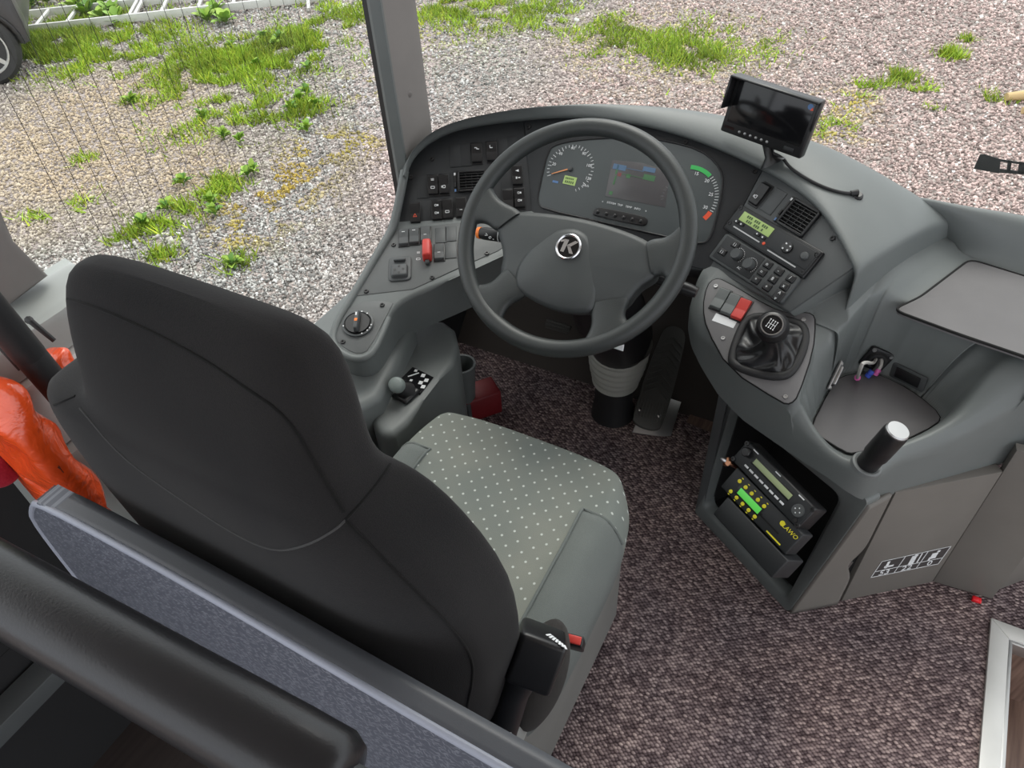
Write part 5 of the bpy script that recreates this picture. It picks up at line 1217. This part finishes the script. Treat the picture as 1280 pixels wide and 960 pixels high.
# cushion: square parameter grid, bolsters split off along grid lines
NXc, NYc = 48, 48; CW, Y0, Y1 = .244, .345, .885
def cush(a, b):
    # a across, b front; rounded plan and top
    w_ = CW*(1-.10*max(0, b)**3); cr = max(0, (abs(a)*abs(b)))**4
    x = a*w_*(1-.10*cr*1.4); y = (Y0+Y1)/2+b*(Y1-Y0)/2*(1-.07*cr*1.6-.035*a*a*(b > 0))
    m = max(abs(a), abs(b)*1.0); ea = max(0, (abs(a)-.80)/.20); eb = max(0, (b-.80)/.20)
    z = .478-.055*ea**2.2-.065*eb**2.4
    z += .010*(max(0, min(1, (abs(a)-.55)/.2)))*(b < .45)*(1-ea)     # bolsters sit a little proud
    z -= .010*(1-a*a)*(1-.5*(b+1)/2); z += .012*b
    return Vector((.022+x, y, z))
def cpart(test, skirt=True):
    verts, faces, idx = [], [], {}
    def vid(i, j):
        if (i, j) not in idx: idx[(i, j)] = len(verts); verts.append(cush(-1+2*i/NXc, -1+2*j/NYc))
        return idx[(i, j)]
    for i in range(NXc):
        for j in range(NYc):
            if test(-1+2*(i+.5)/NXc, -1+2*(j+.5)/NYc): faces.append((vid(i, j), vid(i+1, j), vid(i+1, j+1), vid(i, j+1)))
    # skirt along the outer border
    edge = [(i, 0) for i in range(NXc)]+[(NXc, j) for j in range(NYc)]+[(NXc-i, NYc) for i in range(NXc)]+[(0, NYc-j) for j in range(NYc)]
    n = len(edge); low = {}
    def lid_(k, lev):
        key = (k, lev)
        if key not in low:
            p = verts[idx[edge[k]]]; c_ = Vector((.022, (Y0+Y1)/2, 0)); d = Vector((p.x-c_.x, p.y-c_.y, 0))
            low[key] = len(verts); verts.append(Vector((c_.x+d.x*(1.012, 1.0, .93)[lev], c_.y+d.y*(1.008, 1.0, .95)[lev], p.z-(.020, .075, .115)[lev])))
        return low[key]
    for k in range(n):
        if edge[k] in idx and edge[(k+1) % n] in idx:
            a_, b_ = idx[edge[k]], idx[edge[(k+1) % n]]
            i0, j0 = edge[k]; i1, j1 = edge[(k+1) % n]; mi, mj = (i0+i1)/2, (j0+j1)/2
            am = -1+2*min(max(mi, .5), NXc-.5)/NXc; bm_2 = -1+2*min(max(mj, .5), NYc-.5)/NYc
            if not test(am, bm_2): continue
            for lev in range(3):
                c0, c1 = lid_(k, lev), lid_((k+1) % n, lev); faces.append((a_, c0, c1, b_)); a_, b_ = c0, c1
    return to_mesh('cushion', verts, faces, None, True)
def is_bol(a, b): return abs(a) > .66 and b < .46
mp_ = cpart(lambda a, b: not is_bol(a, b)); mp_.materials.append(DOTS); cu_ = obj('cushion', mp_, seat, None, 'grey dotted cloth seat cushion')
for s_ in (-1, 1):
    mb = cpart(lambda a, b: is_bol(a, b) and a*s_ > 0); mb.materials.append(CLOTHG); obj('bolster', mb, seat, None, 'plain grey side bolster')
    j_ = [-1+2*i/NYc for i in range(NYc+1) if -1+2*i/NYc <= .46]; aa = (.667)*s_
    pts = [cush(aa, b)+Vector((0, 0, .001)) for b in j_]+[cush(a*s_, .4583)+Vector((0, 0, .001)) for a in (.70, .76, .82, .88, .94, 1.0)]
    obj('piping', tube(pts, .0032, CLOTHG, 6), seat)
# base
obj('base_box', prism([(-.19, .40), (.205, .40), (.205, .83), (-.19, .83)], .10, .37, SOFT, .01), seat)
obj('pedestal', prism([(-.17, .30), (.19, .30), (.19, .80), (-.17, .80)], .0, .11, SLATE, .01), seat)
obj('side_cover', prism([(.212, .33), (.245, .33), (.243, .80), (.212, .82)], .06, .36, plastic('seat_side_grey', (.16, .16, .15), .6, .1), .01), seat)
obj('back_frame', prism([(-.18, .30), (.21, .30), (.21, .40), (-.18, .40)], .12, .50, SOFT, .01), seat)
obj('recliner_strip', rbox(.004, .035, .10, .001, SILLM), seat, T(.262, .348, .44) @ Matrix.Rotation(rad(18), 4, 'X'), 'narrow white metal strip')
# arm rest hinge box with its worn white print, buckle beyond it
hA, hB, hC = PD(655, 797, .90), PD(709, 817, .90), PD(631, 849, .905)
HF0 = frame3(hA, hB, hC); hc_ = (hB+hC)/2
HF = Fr(hc_, HF0.u, HF0.v)
hbx = obj('armrest_hinge', rbox(.060, .068, .058, .007, BLACK, 3, -.058), seat, HF.mat(), 'black textured plastic hinge box')
obj('hinge_foot', tube([HF.W(-.01, -.02, -.03), HF.W(-.01, -.06, -.05), Vector((.245, .33, .50))], [.026, .024, .02], BLACK, 12), seat)
for i in range(7): obj('worn_print', rbox(.003, .010, .0006, 0, WHITE), hbx, Fr(HF.W(0, .0345, 0), HF.u, -HF.n).mat(.004+.0035*i, .020-.003*i, 0, -40+9*i))
bkp = PX(718, 800, .285)
bu = obj('buckle', rbox(.026, .016, .05, .003, BLACK, 2, -.05), seat, Fr(bkp, (1, .2, 0), (0, .9, .3)).mat(), 'seat belt buckle'); obj('buckle_button', rbox(.020, .012, .004, .0015, REDM), bu, Fr(bkp, (1, .2, 0), (0, .9, .3)).mat(0, 0, .001))

# ================================================================== PARTITION AND RAIL BEHIND THE SEAT
pt = thing('partition_panel', 'grained dark blue-grey partition panel with pale edge behind the driver seat', 'partition', (.05, .20, -.06))
PYY = .190
lft = PY(20, 615, PYY); zt = .835
q0_, q1_, q2_ = PY(45, 628, PYY), PY(240, 735, PYY), PY(480, 877, PYY)
pts = [(-.37, .30), (-.36, .62), (-.345, .80), (q0_.x-.035, q0_.z-.035), (q0_.x, q0_.z), (q1_.x, q1_.z), (q2_.x, q2_.z), (q2_.x+.25, q2_.z-.015), (.70, .80), (.72, -.02), (-.37, -.02)]
FPt = Fr((0, PYY, 0), (1, 0, 0), (0, 0, 1))
obj('sheet', prism(pts, -.030, 0, GRAIN, .003), pt, FPt.mat())
obj('edge_strip', tube([FPt.W(x, z+.001, -.003) for x, z in smooth_poly([Vector((*p, 0)) for p in pts[:9]], 2, False) for x, z in [(x, z)]] if False else [FPt.W(p.x, p.y+.001, -.002) for p in smooth_poly([Vector((*p, 0)) for p in pts[:9]], 2, False)], .0045, plastic('pale_edge', (.30, .32, .38), .4, .03), 8), pt, None, 'pale edge strip')
tpz = smooth_poly([Vector((*p, 0)) for p in pts[1:9]], 2, False)
obj('top_cap', grid([[FPt.W(p.x, p.y+.0035, h) for p in tpz] for h in (-.0302, -.02, -.01, -.004)], plastic('cap_slate', (.07, .075, .085), .4, .05), False, 0, .0012), pt)
ra, rb_ = PY(-10, 728, .060), PY(400, 962, .070)
dr_ = (rb_-ra).normalized()
rl = thing('handrail', 'thick black padded handrail running behind the partition', 'handrail', ra.lerp(rb_, .5)-Vector((0, 0, .3)))
obj('tube', tube([ra-dr_*.25, ra, rb_-dr_*.02, rb_+dr_*.008, rb_+dr_*.016, rb_+dr_*.019], [.0255, .0255, .0255, .025, .021, .012], plastic('rail_rubber', (.013, .013, .015), .30, .06, 500), 32), rl)
obj('rail_core', tube([rb_+dr_*.015, rb_+dr_*.10, rb_+dr_*.13+Vector((0, .03, -.06)), rb_+dr_*.135+Vector((0, .10, -.30))], .012, SLATE, 14), rl)
struct(slab('trim_8', -.595, -.545, -.5, .14, .29, .33, SLATE, .004))['label'] = 'metal trim along the dark side wall behind the partition'
# belt pillar tube left of the seat and cords
bpz = thing('belt_pillar', 'black slanted tube standing between the seat and the window', 'tube', (-.36, .36, .44))
t0, t1 = PX(-10, 388, -.45), PX(60, 471, -.45)
tm = PX(37, 444, -.45); dd_ = (t1-t0).normalized()
obj('upper_tube', tube([t0-dd_*.5, t0, tm], .0205, SOFT, 24), bpz); obj('lower_tube', tube([tm, tm+dd_*.004, t1, t1+dd_*.12, Vector((-.40, .41, .45))], [.019, .020, .020, .020, .020], SOFT, 24), bpz)
for (p, q, lb) in (((39, 402), (68, 426), 'thin black hooked cord beside the window sill'), ((0, 432), (26, 462), 'thin black cord behind the slanted tube')):
    o_ = obj('cord', tube([PX(p[0]-3, p[1]-2, -.535), PX(*p, -.52), PX(*q, -.50)], [.006, .0045, .0035], SOFT, 8)); tag(o_, lb, 'cord')
# packed orange vests and red cloth
def bag(name, label, cat, cpx, y, hw, hh, th, rot, mat):
    c_ = PY(*cpx, y); F = Fr(c_, Vector((math.cos(rad(rot)), 0, math.sin(rad(rot)))), Vector((-math.sin(rad(rot)), 0, math.cos(rad(rot)))))
    rows_ = []; n1, n2 = 20, 28
    for i in range(n1+1):
        ph = -math.pi/2+math.pi*i/n1; r_ = []
        for k in range(n2):
            th_ = 2*math.pi*k/n2; cx_, sx_ = math.cos(ph), math.sin(ph); ex = .45
            sp_ = lambda v, e: math.copysign(abs(v)**e, v)
            x = hw*sp_(math.cos(th_), ex)*sp_(max(cx_, 0), .45); y_ = hh*sp_(math.sin(th_), ex)*sp_(max(cx_, 0), .45); z_ = th*sx_
            z_ += .006*math.sin(40*x+3*y_*20)+.005*math.sin(70*y_+2)
            r_.append(F.W(x, y_, z_))
        rows_.append(r_)
    return tag(obj(name, grid(rows_, mat, True, 1)), label, cat), F
b1, F1 = bag('vest_bag', 'orange safety vest in clear film wedged between seat and side panel', 'bag', (48, 572), .272, .075, .16, .028, 4, VEST)
BV1 = bvh_of(b1.data, WM[b1.name].translation); h1, n1_ = hit(BV1, 73, 585)
if h1 is not None:
    n1_ = n1_ if n1_.dot(CAM-h1) > 0 else -n1_; obj('print_mark', text_mesh('H', .020, BLACK), b1, Fr(h1+n1_*.0015, Vector((1, 0, 0)), Vector((0, 0, 1))-n1_*n1_.z).mat())
bag('vest_bag', 'second orange vest pack showing low between backrest and partition', 'bag', (155, 690), .262, .06, .045, .020, -10, VEST)
bag('vest_bag', 'small patch of orange vest above the slanted tube by the backrest', 'bag', (80, 458), .375, .035, .03, .02, 20, VEST)
bag('red_cloth', 'crumpled dark red cloth beside the orange vest bag', 'cloth', (-2, 585), .235, .028, .022, .02, 10, fabric('red_cloth', (.28, .012, .03), (.38, .03, .05), 300))
sm = PZ(1219, 749, .006)
tag(obj('red_clip', join('clip', [(rbox(.014, .012, .010, .002, flat('bright_red', (.75, .01, .02), .4)), T(0, 0, 0)), (rbox(.008, .014, .006, .002, MATS['bright_red']), T(.009, .002, 0))]), None, T(sm.x, sm.y, .001)), 'tiny bright red plastic clip on the carpet by the cabinet', 'clip')
# ================================================================== OUTSIDE
struct(obj('ground', prism([(-40, -10), (40, -10), (40, 45), (-40, 45)], GZ-.1, GZ, EARTH)))['label'] = 'gravel yard outside the bus'
def G(px, py, z=GZ): return PZ(px, py, z)
# grass patches: (px, py, radius m, density)
GP = [(70, 45, .9, 2.0), (150, 50, .7, 1.5), (45, 65, .6, 1.6), (110, 60, .5, 1.2), (30, 50, .4, 1.5), (100, 85, .4, .7), (180, 70, .5, .9), (330, 70, .55, 2.2), (300, 80, .6, 2.0), (370, 55, .5, 1.6), (390, 75, .35, 1.0), (270, 95, .5, 1.2), (240, 75, .5, .8), (190, 85, .5, .6), (300, 135, .4, 1.2), (270, 150, .45, .9), (380, 135, .22, 1.4), (350, 145, .3, .8), (250, 120, .5, .6), (205, 120, .35, .4), (270, 238, .16, 1.2), (285, 230, .14, .8), (200, 275, .22, 1.4), (215, 270, .15, 1.0), (150, 295, .15, .7), (205, 320, .1, 1.0), (295, 330, .1, .8), (60, 265, .2, .5), (430, 15, .6, 1.2), (405, 35, .4, .7), (90, 255, .15, .4), (160, 125, .2, .4), (105, 200, .1, .5),
      (560, 8, .6, 1.5), (610, 12, .7, 1.1), (670, 20, .6, .8), (780, 40, .5, 1.0), (830, 60, .4, 1.2), (870, 70, .4, 1.4), (760, 60, .4, .5), (900, 45, .5, .5), (1120, 100, .14, 2.0), (1190, 70, .10, 2.2), (1085, 112, .14, .9), (1155, 118, .14, .9), (1230, 125, .14, 1.0), (1210, 50, .08, 1.0), (1065, 128, .12, .7), (1040, 160, .2, .5), (1160, 140, .1, .7), (1155, 55, .06, 1.2), (950, 60, .35, .35), (700, 35, .5, .3), (1100, 140, .12, .5)]
# rusty / mossy patches coloured into the stones that lie there
MOSS = [(330, 250, .40, (.36, .27, .05)), (400, 185, .3, (.38, .30, .06)), (360, 225, .3, (.40, .29, .05)), (440, 180, .25, (.36, .30, .06)), (300, 290, .25, (.42, .34, .08)), (450, 110, .3, (.40, .36, .12)), (1050, 130, .2, (.48, .40, .08)), (1070, 125, .12, (.48, .40, .08)), (1035, 160, .25, (.46, .40, .10)), (540, 30, .8, (.42, .42, .14)), (820, 55, .8, (.46, .44, .18))]
SAND = [(60, 170, 1.2), (140, 125, .7), (30, 200, .8), (110, 230, .6), (230, 210, .5), (190, 120, .5)]
def to_xy(l): return [(G(p[0], p[1]).x, G(p[0], p[1]).y)+tuple(p[2:]) for p in l]
GPx, MOx, SAx = to_xy(GP), to_xy(MOSS), to_xy(SAND)
def vnoise(x, y, s, seed):
    r = np.random.default_rng(seed).random((64, 64)); xi = x/s; yi = y/s; x0 = np.floor(xi).astype(int); y0 = np.floor(yi).astype(int); fx = xi-x0; fy = yi-y0; fx = fx*fx*(3-2*fx); fy = fy*fy*(3-2*fy)
    g_ = lambda a, b: r[a % 64, b % 64]
    return (g_(x0, y0)*(1-fx)+g_(x0+1, y0)*fx)*(1-fy)+(g_(x0, y0+1)*(1-fx)+g_(x0+1, y0+1)*fx)*fy
# ground seen through the windows, sampled over the view so density follows distance
def sample(n):
    px = RNG.uniform(-140, 1420, n*3); py = RNG.uniform(-60, 460, n*3)
    d = np.stack([(px-CX)/FPX, -(py-CY)/FPX, np.ones_like(px)], 1); wd = np.stack([d@np.array(AX), d@np.array(AY), d@np.array(AZ)], 1)
    t = (GZ-CAM.z)/wd[:, 2]; P = np.array(CAM)+wd*t[:, None]; ok = (P[:, 1] < 14) & ((P[:, 0] < -.9) | (P[:, 1] > 1.95)) & (P[:, 1] > .6); return P[ok][:n]
NS = 135000
PS = sample(NS); NS = len(PS)
dist = np.linalg.norm(PS-np.array(CAM), axis=1)
size = (.0068+.0055*RNG.random(NS)**2)*(.75+.095*dist); size *= 1+.6*(RNG.random(NS) > .97)
right_ = PS[:, 1]*.62+PS[:, 0] > .75
cn = RNG.random(NS)[:, None]; k = RNG.random(NS)
pink = np.array([[.52, .405, .38]])*(.45+1.0*cn); greyc = np.array([[.38, .375, .36]])*(.40+1.2*cn)
blend = np.clip((PS[:, 0]+2.9+.5*(vnoise(PS[:, 0], PS[:, 1], .8, 3)-.5)*2)/.8, 0, 1)[:, None]
blend = np.where((PS[:, 1] > 3.2)[:, None], blend, blend*.35)
colr = greyc*(1-blend)+pink*blend
colr[k > .93] *= .45; colr[k < .10] = np.minimum(colr[k < .10]*1.35+.12, .85)
for x, y, r in SAx:
    f = np.exp(-(((PS[:, 0]-x)**2+(PS[:, 1]-y)**2)/r**2))*(.5+vnoise(PS[:, 0], PS[:, 1], .3, 5)); f = np.clip(f, 0, .9)[:, None]; colr = colr*(1-f)+np.array([[.50, .41, .30]])*(.7+.6*cn)*f
for x, y, r, c_ in MOx:
    f = np.exp(-(((PS[:, 0]-x)**2+(PS[:, 1]-y)**2)/r**2))*(vnoise(PS[:, 0], PS[:, 1], .12, 9) > .42)*(RNG.random(NS) > .3); f = np.clip(f*1.1, 0, .9)[:, None]; colr = colr*(1-f)+np.array([c_])*(.6+.8*cn)*f
octv = np.array([(1, 0, 0), (-1, 0, 0), (0, 1, 0), (0, -1, 0), (0, 0, 1), (0, 0, -1.)]); octf = np.array([(0, 2, 4), (2, 1, 4), (1, 3, 4), (3, 0, 4), (2, 0, 5), (1, 2, 5), (3, 1, 5), (0, 3, 5)])
def rotmats(n):
    q = RNG.normal(size=(n, 4)); q /= np.linalg.norm(q, axis=1)[:, None]; a, b, c_, d = q.T
    return np.stack([np.stack([1-2*(c_*c_+d*d), 2*(b*c_-a*d), 2*(b*d+a*c_)], 1), np.stack([2*(b*c_+a*d), 1-2*(b*b+d*d), 2*(c_*d-a*b)], 1), np.stack([2*(b*d-a*c_), 2*(c_*d+a*b), 1-2*(b*b+c_*c_)], 1)], 1)
def np_mesh(name, V_, F_, mat, col=None):
    me = bpy.data.meshes.new(name); me.vertices.add(len(V_)); me.vertices.foreach_set('co', V_.astype(np.float32).ravel()); nl = F_.size; nf = len(F_); w_ = F_.shape[1]
    me.loops.add(nl); me.loops.foreach_set('vertex_index', F_.astype(np.int32).ravel()); me.polygons.add(nf); me.polygons.foreach_set('loop_start', np.arange(0, nl, w_, dtype=np.int32)); me.polygons.foreach_set('loop_total', np.full(nf, w_, np.int32))
    me.update(calc_edges=True); me.materials.append(mat)
    if col is not None:
        at = me.color_attributes.new('Col', 'FLOAT_COLOR', 'POINT'); c4 = np.ones((len(V_), 4), np.float32); c4[:, :3] = col; at.data.foreach_set('color', c4.ravel())
    return me
lv_ = octv[None]*(.7+.6*RNG.random((NS, 6, 1)))*(np.array([1, 1, .72])*(.75+.5*RNG.random((NS, 3))))[:, None]
Rm = rotmats(NS); Vs = np.einsum('nij,nkj->nki', Rm, lv_)*size[:, None, None]+PS[:, None]+np.array([0, 0, 1])*(size*.25)[:, None, None]
Fs = (octf[None]+(np.arange(NS)*6)[:, None, None]).reshape(-1, 3)
gv = obj('gravel', np_mesh('gravel', Vs.reshape(-1, 3), Fs, STONEM, np.repeat(np.clip(colr, .02, .9), 6, axis=0)), None, I4); gv['kind'] = 'stuff'; tag(gv, 'loose pinkish and grey gravel covering the yard', 'gravel')
# grass blades
BV, BF, BC = [], [], []; nb_ = 0
allv = []; allc = []
for x, y, r, dn in GPx:
    n = int(1500*dn*(r/.4)**1.3*.75)+40
    dx = RNG.normal(size=n)*r*.55; dy = RNG.normal(size=n)*r*.55
    keep = vnoise(x+dx+50, y+dy+50, .13, 21)*.6+vnoise(x+dx+50, y+dy+50, .35, 23)*.4 > .52-.06*min(dn, 1.5); dx, dy = dx[keep], dy[keep]; n = len(dx)
    base = np.stack([x+dx, y+dy, np.full(n, GZ+.004)], 1); an = RNG.random(n)*6.283; wd = .0035+.006*RNG.random(n); hh = (.02+.055*RNG.random(n))*(.6+.4*min(dn, 1.6)); ln = RNG.normal(size=(n, 2))*.035
    s_ = np.stack([np.cos(an)*wd, np.sin(an)*wd, np.zeros(n)], 1); tipv = base+np.concatenate([ln, hh[:, None]], 1)
    allv.append(np.stack([base-s_, base+s_, tipv], 1)); g0 = np.array([[.27, .40, .045]])*(.55+.8*RNG.random((n, 1)))*np.array([[1, 1, 1]])
    yl = RNG.random((n, 1)) < .25; g0 = np.where(yl, g0*np.array([[1.45, 1.1, 1.1]]), g0); g0 = g0*(.7+.7*vnoise(x+dx, y+dy, .25, 31))[:, None]; allc.append(np.repeat(g0[:, None], 3, 1))
AV = np.concatenate(allv).reshape(-1, 3); AC = np.concatenate(allc).reshape(-1, 3)
gs = obj('grass', np_mesh('grass', AV, np.arange(len(AV)).reshape(-1, 3), GRASSM, np.clip(AC, 0, .9)), None, I4); gs['kind'] = 'stuff'; tag(gs, 'short green grass growing through the gravel', 'grass')
# broad-leaved weeds, one object each
def leafmesh(mat, ln, wd):
    key = ('leaf', mat.name, ln, wd)
    if key in _cache: return _cache[key]
    P = [(0, 0, 0), (-wd*.7, ln*.3, .012), (-wd, ln*.6, .018), (-wd*.5, ln*.88, .010), (0, ln, .0), (wd*.5, ln*.88, .010), (wd, ln*.6, .018), (wd*.7, ln*.3, .012), (0, ln*.35, .004), (0, ln*.68, .004)]
    me = to_mesh('leaf', P, [(0, 8, 1), (1, 8, 9, 2), (2, 9, 3), (3, 9, 4), (4, 9, 5), (5, 9, 6), (6, 9, 8, 7), (7, 8, 0)], mat, True); _cache[key] = me; return me
def weed(px, py, n, ln, wd, mi, label, group):
    p = G(px, py); t_ = thing('weed', label, 'plant', (p.x, p.y, GZ), group)
    for i in range(n):
        an = random.random()*360; el = random.uniform(10, 65); s_ = random.uniform(.7, 1.15)
        obj('leaf', leafmesh(LEAFM[(mi+(i % 3 == 0)) % 3], ln, wd), t_, T(p.x, p.y, GZ+.01+.03*random.random()) @ Matrix.Rotation(rad(an), 4, 'Z') @ Matrix.Rotation(rad(el), 4, 'X') @ Matrix.Scale(s_, 4))
    obj('stem', tube([(p.x, p.y, GZ-.01), (p.x+.005, p.y, GZ+.05)], .004, LEAFM[2], 5), t_)
wl_ = 'broad-leaved green weed growing through the gravel beyond the side window'
for px, py in ((385, 165), (375, 128), (395, 135), (365, 140), (318, 218), (310, 222), (265, 258), (270, 270), (292, 335), (180, 285), (165, 130), (385, 120), (300, 180), (210, 265), (230, 232), (280, 175), (350, 52), (345, 60), (330, 50), (290, 62), (320, 85), (385, 90), (255, 150)): weed(px, py, random.randint(14, 22), .075, .022, random.randint(0, 1), wl_, 'weeds beyond the side window')
for px, py in ((60, 5), (40, 8), (25, 15), (95, 12), (110, 20), (85, -5), (130, 8), (75, -8), (50, -12)): weed(px, py, 18, .17, .055, 1, 'large leafy weed growing between the ladder rungs', 'weeds among the ladder rungs')
for px, py in ((120, 12), (128, 25), (150, 30), (140, 18), (270, 20), (260, 28), (283, 30)): weed(px, py, 18, .15, .045, 0, 'large leafy weed growing over the ladder rail', 'weeds over the ladder rail')
# ---- aluminium ladder lying along the weeds
l0, l1 = G(8, 37, GZ+.08), G(352, -1, GZ+.08)
ld = thing('ladder', 'aluminium ladder lying on the ground among weeds', 'ladder', (l0.lerp(l1, .5).x, l0.lerp(l1, .5).y, GZ))
dl = (l1-l0).normalized(); l0b = l0-dl*.2; l1b = l1+dl*.6; sd_ = (G(33, 0, GZ+.08)-G(47, 30, GZ+.08)); sd_ = (sd_-dl*sd_.dot(dl)).normalized()
FLd = Fr(l0b, dl, Vector((0, 0, 1)))
Ll = (l1b-l0b).length
for off in (0, .55):
    F_ = Fr(l0b+sd_*off, dl, sd_); obj('rail', prism([(0, -.015), (Ll, -.015), (Ll, .015), (0, .015)], -.055, .02, ALU, .003), ld, F_.mat())
for px, py in ((47, 30), (86, 25), (165, 13), (172, 12), (205, 8), (250, 4), (292, 3)):
    q = G(px, py, GZ+.08); s_ = (q-l0b).dot(dl); F_ = Fr(l0b+dl*s_, sd_, Vector((0, 0, 1))); obj('rung', rbox(.55, .03, .03, .004, ALU, 2, -.015), ld, Fr(l0b+dl*s_+sd_*.275, sd_, dl).mat())
q = G(386, 12, GZ+.03); obj('foot_leg', tube([q, q+sd_*.35+Vector((0, 0, .06))], .02, ALU, 8), ld)
# ---- parked car, only its wheel and arch show
wc = PZ(-25, 64, GZ+.31); axd = Vector((.80, -.60, 0)).normalized()
car = thing('parked_car', 'parked dark car of which the alloy wheel and arch show', 'car', (wc.x, wc.y, GZ))
FWh = Fr(wc, Vector((.60, .80, 0)), (0, 0, 1)); FWh = FWh if FWh.n.dot(axd) > 0 else Fr(wc, Vector((-.60, -.80, 0)), (0, 0, 1))
TYRE = plastic('tyre_rubber', (.035, .035, .036), .7, .2, 120)
tyre = lathe([(.20, -.20), (.27, -.20), (.305, -.17), (.31, -.10), (.305, -.03), (.27, .0), (.215, .0), (.20, -.02)], TYRE, 40); obj('tyre', tyre, car, FWh.mat())
obj('rim', lathe([(.19, -.19), (.205, -.01), (.214, .004), (.205, .006), (.195, -.02), (.185, -.10), (.03, -.11)], ALU, 36), car, FWh.mat())
for i in range(5): obj('rim_spoke', prism([(-.028, .03), (.028, .03), (.018, .195), (-.018, .195)], -.05, -.015, ALU, .005), car, FWh.mat(0, 0, 0, 72*i+10))
obj('hub', lathe([(.0005, -.06), (.05, -.06), (.045, -.012), (.0005, -.010)], ALU, 18), car, FWh.mat())
CARP = plastic('car_paint', (.05, .05, .055), .3, 0)
arch = []
for i in range(17):
    an = rad(180*i/16); arch.append((.345*math.cos(an), .345*math.sin(an)))
body = [(.345, -.02), (.40, .0), (.42, .15), (.40, .42), (-1.6, .50), (-2.4, .46), (-2.5, -.12), (-.345, -.12)]+arch[::-1]
obj('body_side', prism(body, -.25, -.02, CARP, .02), car, FWh.mat()); obj('arch_trim', tube([FWh.W(x, y, -.02) for x, y in arch], .02, BLACK, 8), car)
obj('bonnet', prism([(.40, .10), (.38, .42), (-1.6, .52), (-2.5, .46), (-2.5, .0), (.38, .0)], -1.5, -.25, CARP, .03), car, FWh.mat())
# ---- cut branches on the gravel, bracket outside the windscreen
for px, py, px2, py2, r_ in ((1258, 121, 1300, 119, .035), (1278, 138, 1320, 140, .03)):
    o_ = obj('cut_branch', tube([G(px, py, GZ+r_+.01), G((px+px2)/2, (py+py2)/2-1, GZ+r_+.012), G(px2, py2, GZ+r_+.01)], [r_*.8, r_, r_], plastic('branch_%d' % px, (.55, .40, .20), .8, .3, 60), 10)); tag(o_, 'thicker pale cut branch lying on the gravel' if r_ > .032 else 'thinner pale cut branch beside the thicker one on the gravel', 'branch', 'cut branches on the gravel')
wb = PY(1250, 206, 1.95); FWb = tilted(wb, 92, 20)
wbo = thing('wiper_bracket', 'flat black bracket with two holes outside the windscreen', 'bracket', wb-Vector((0, 0, .05)))
def fwr(x0, y0, x1, y1, x2, y2, x3, y3): return prism([FWb.L(x0, y0), FWb.L(x1, y1), FWb.L(x2, y2), FWb.L(x3, y3)], -.006, 0, BLACK)
obj('plate', join('plate', [(prism([FWb.L(*p) for p in [(1217, 211), (1225, 193), (1231, 193), (1251, 199), (1249, 217), (1244, 216)]], -.006, 0, BLACK), I4), (fwr(1250, 199, 1300, 206, 1300, 209, 1250, 202), I4), (fwr(1250, 211, 1300, 217, 1300, 220, 1249, 216), I4), (fwr(1260, 200, 1265, 201, 1263, 215, 1258, 214), I4), (fwr(1274, 202, 1300, 206, 1300, 219, 1272, 216), I4)]), wbo, FWb.mat())
obj('post', tube([FWb.P(1300, 214, -.005), FWb.P(1330, 240, -.05), Vector((FWb.P(1340, 330, -.10).x, 1.86, .50)), Vector((FWb.P(1340, 330, -.10).x, 1.815, .42))], .012, BLACK, 10), wbo)
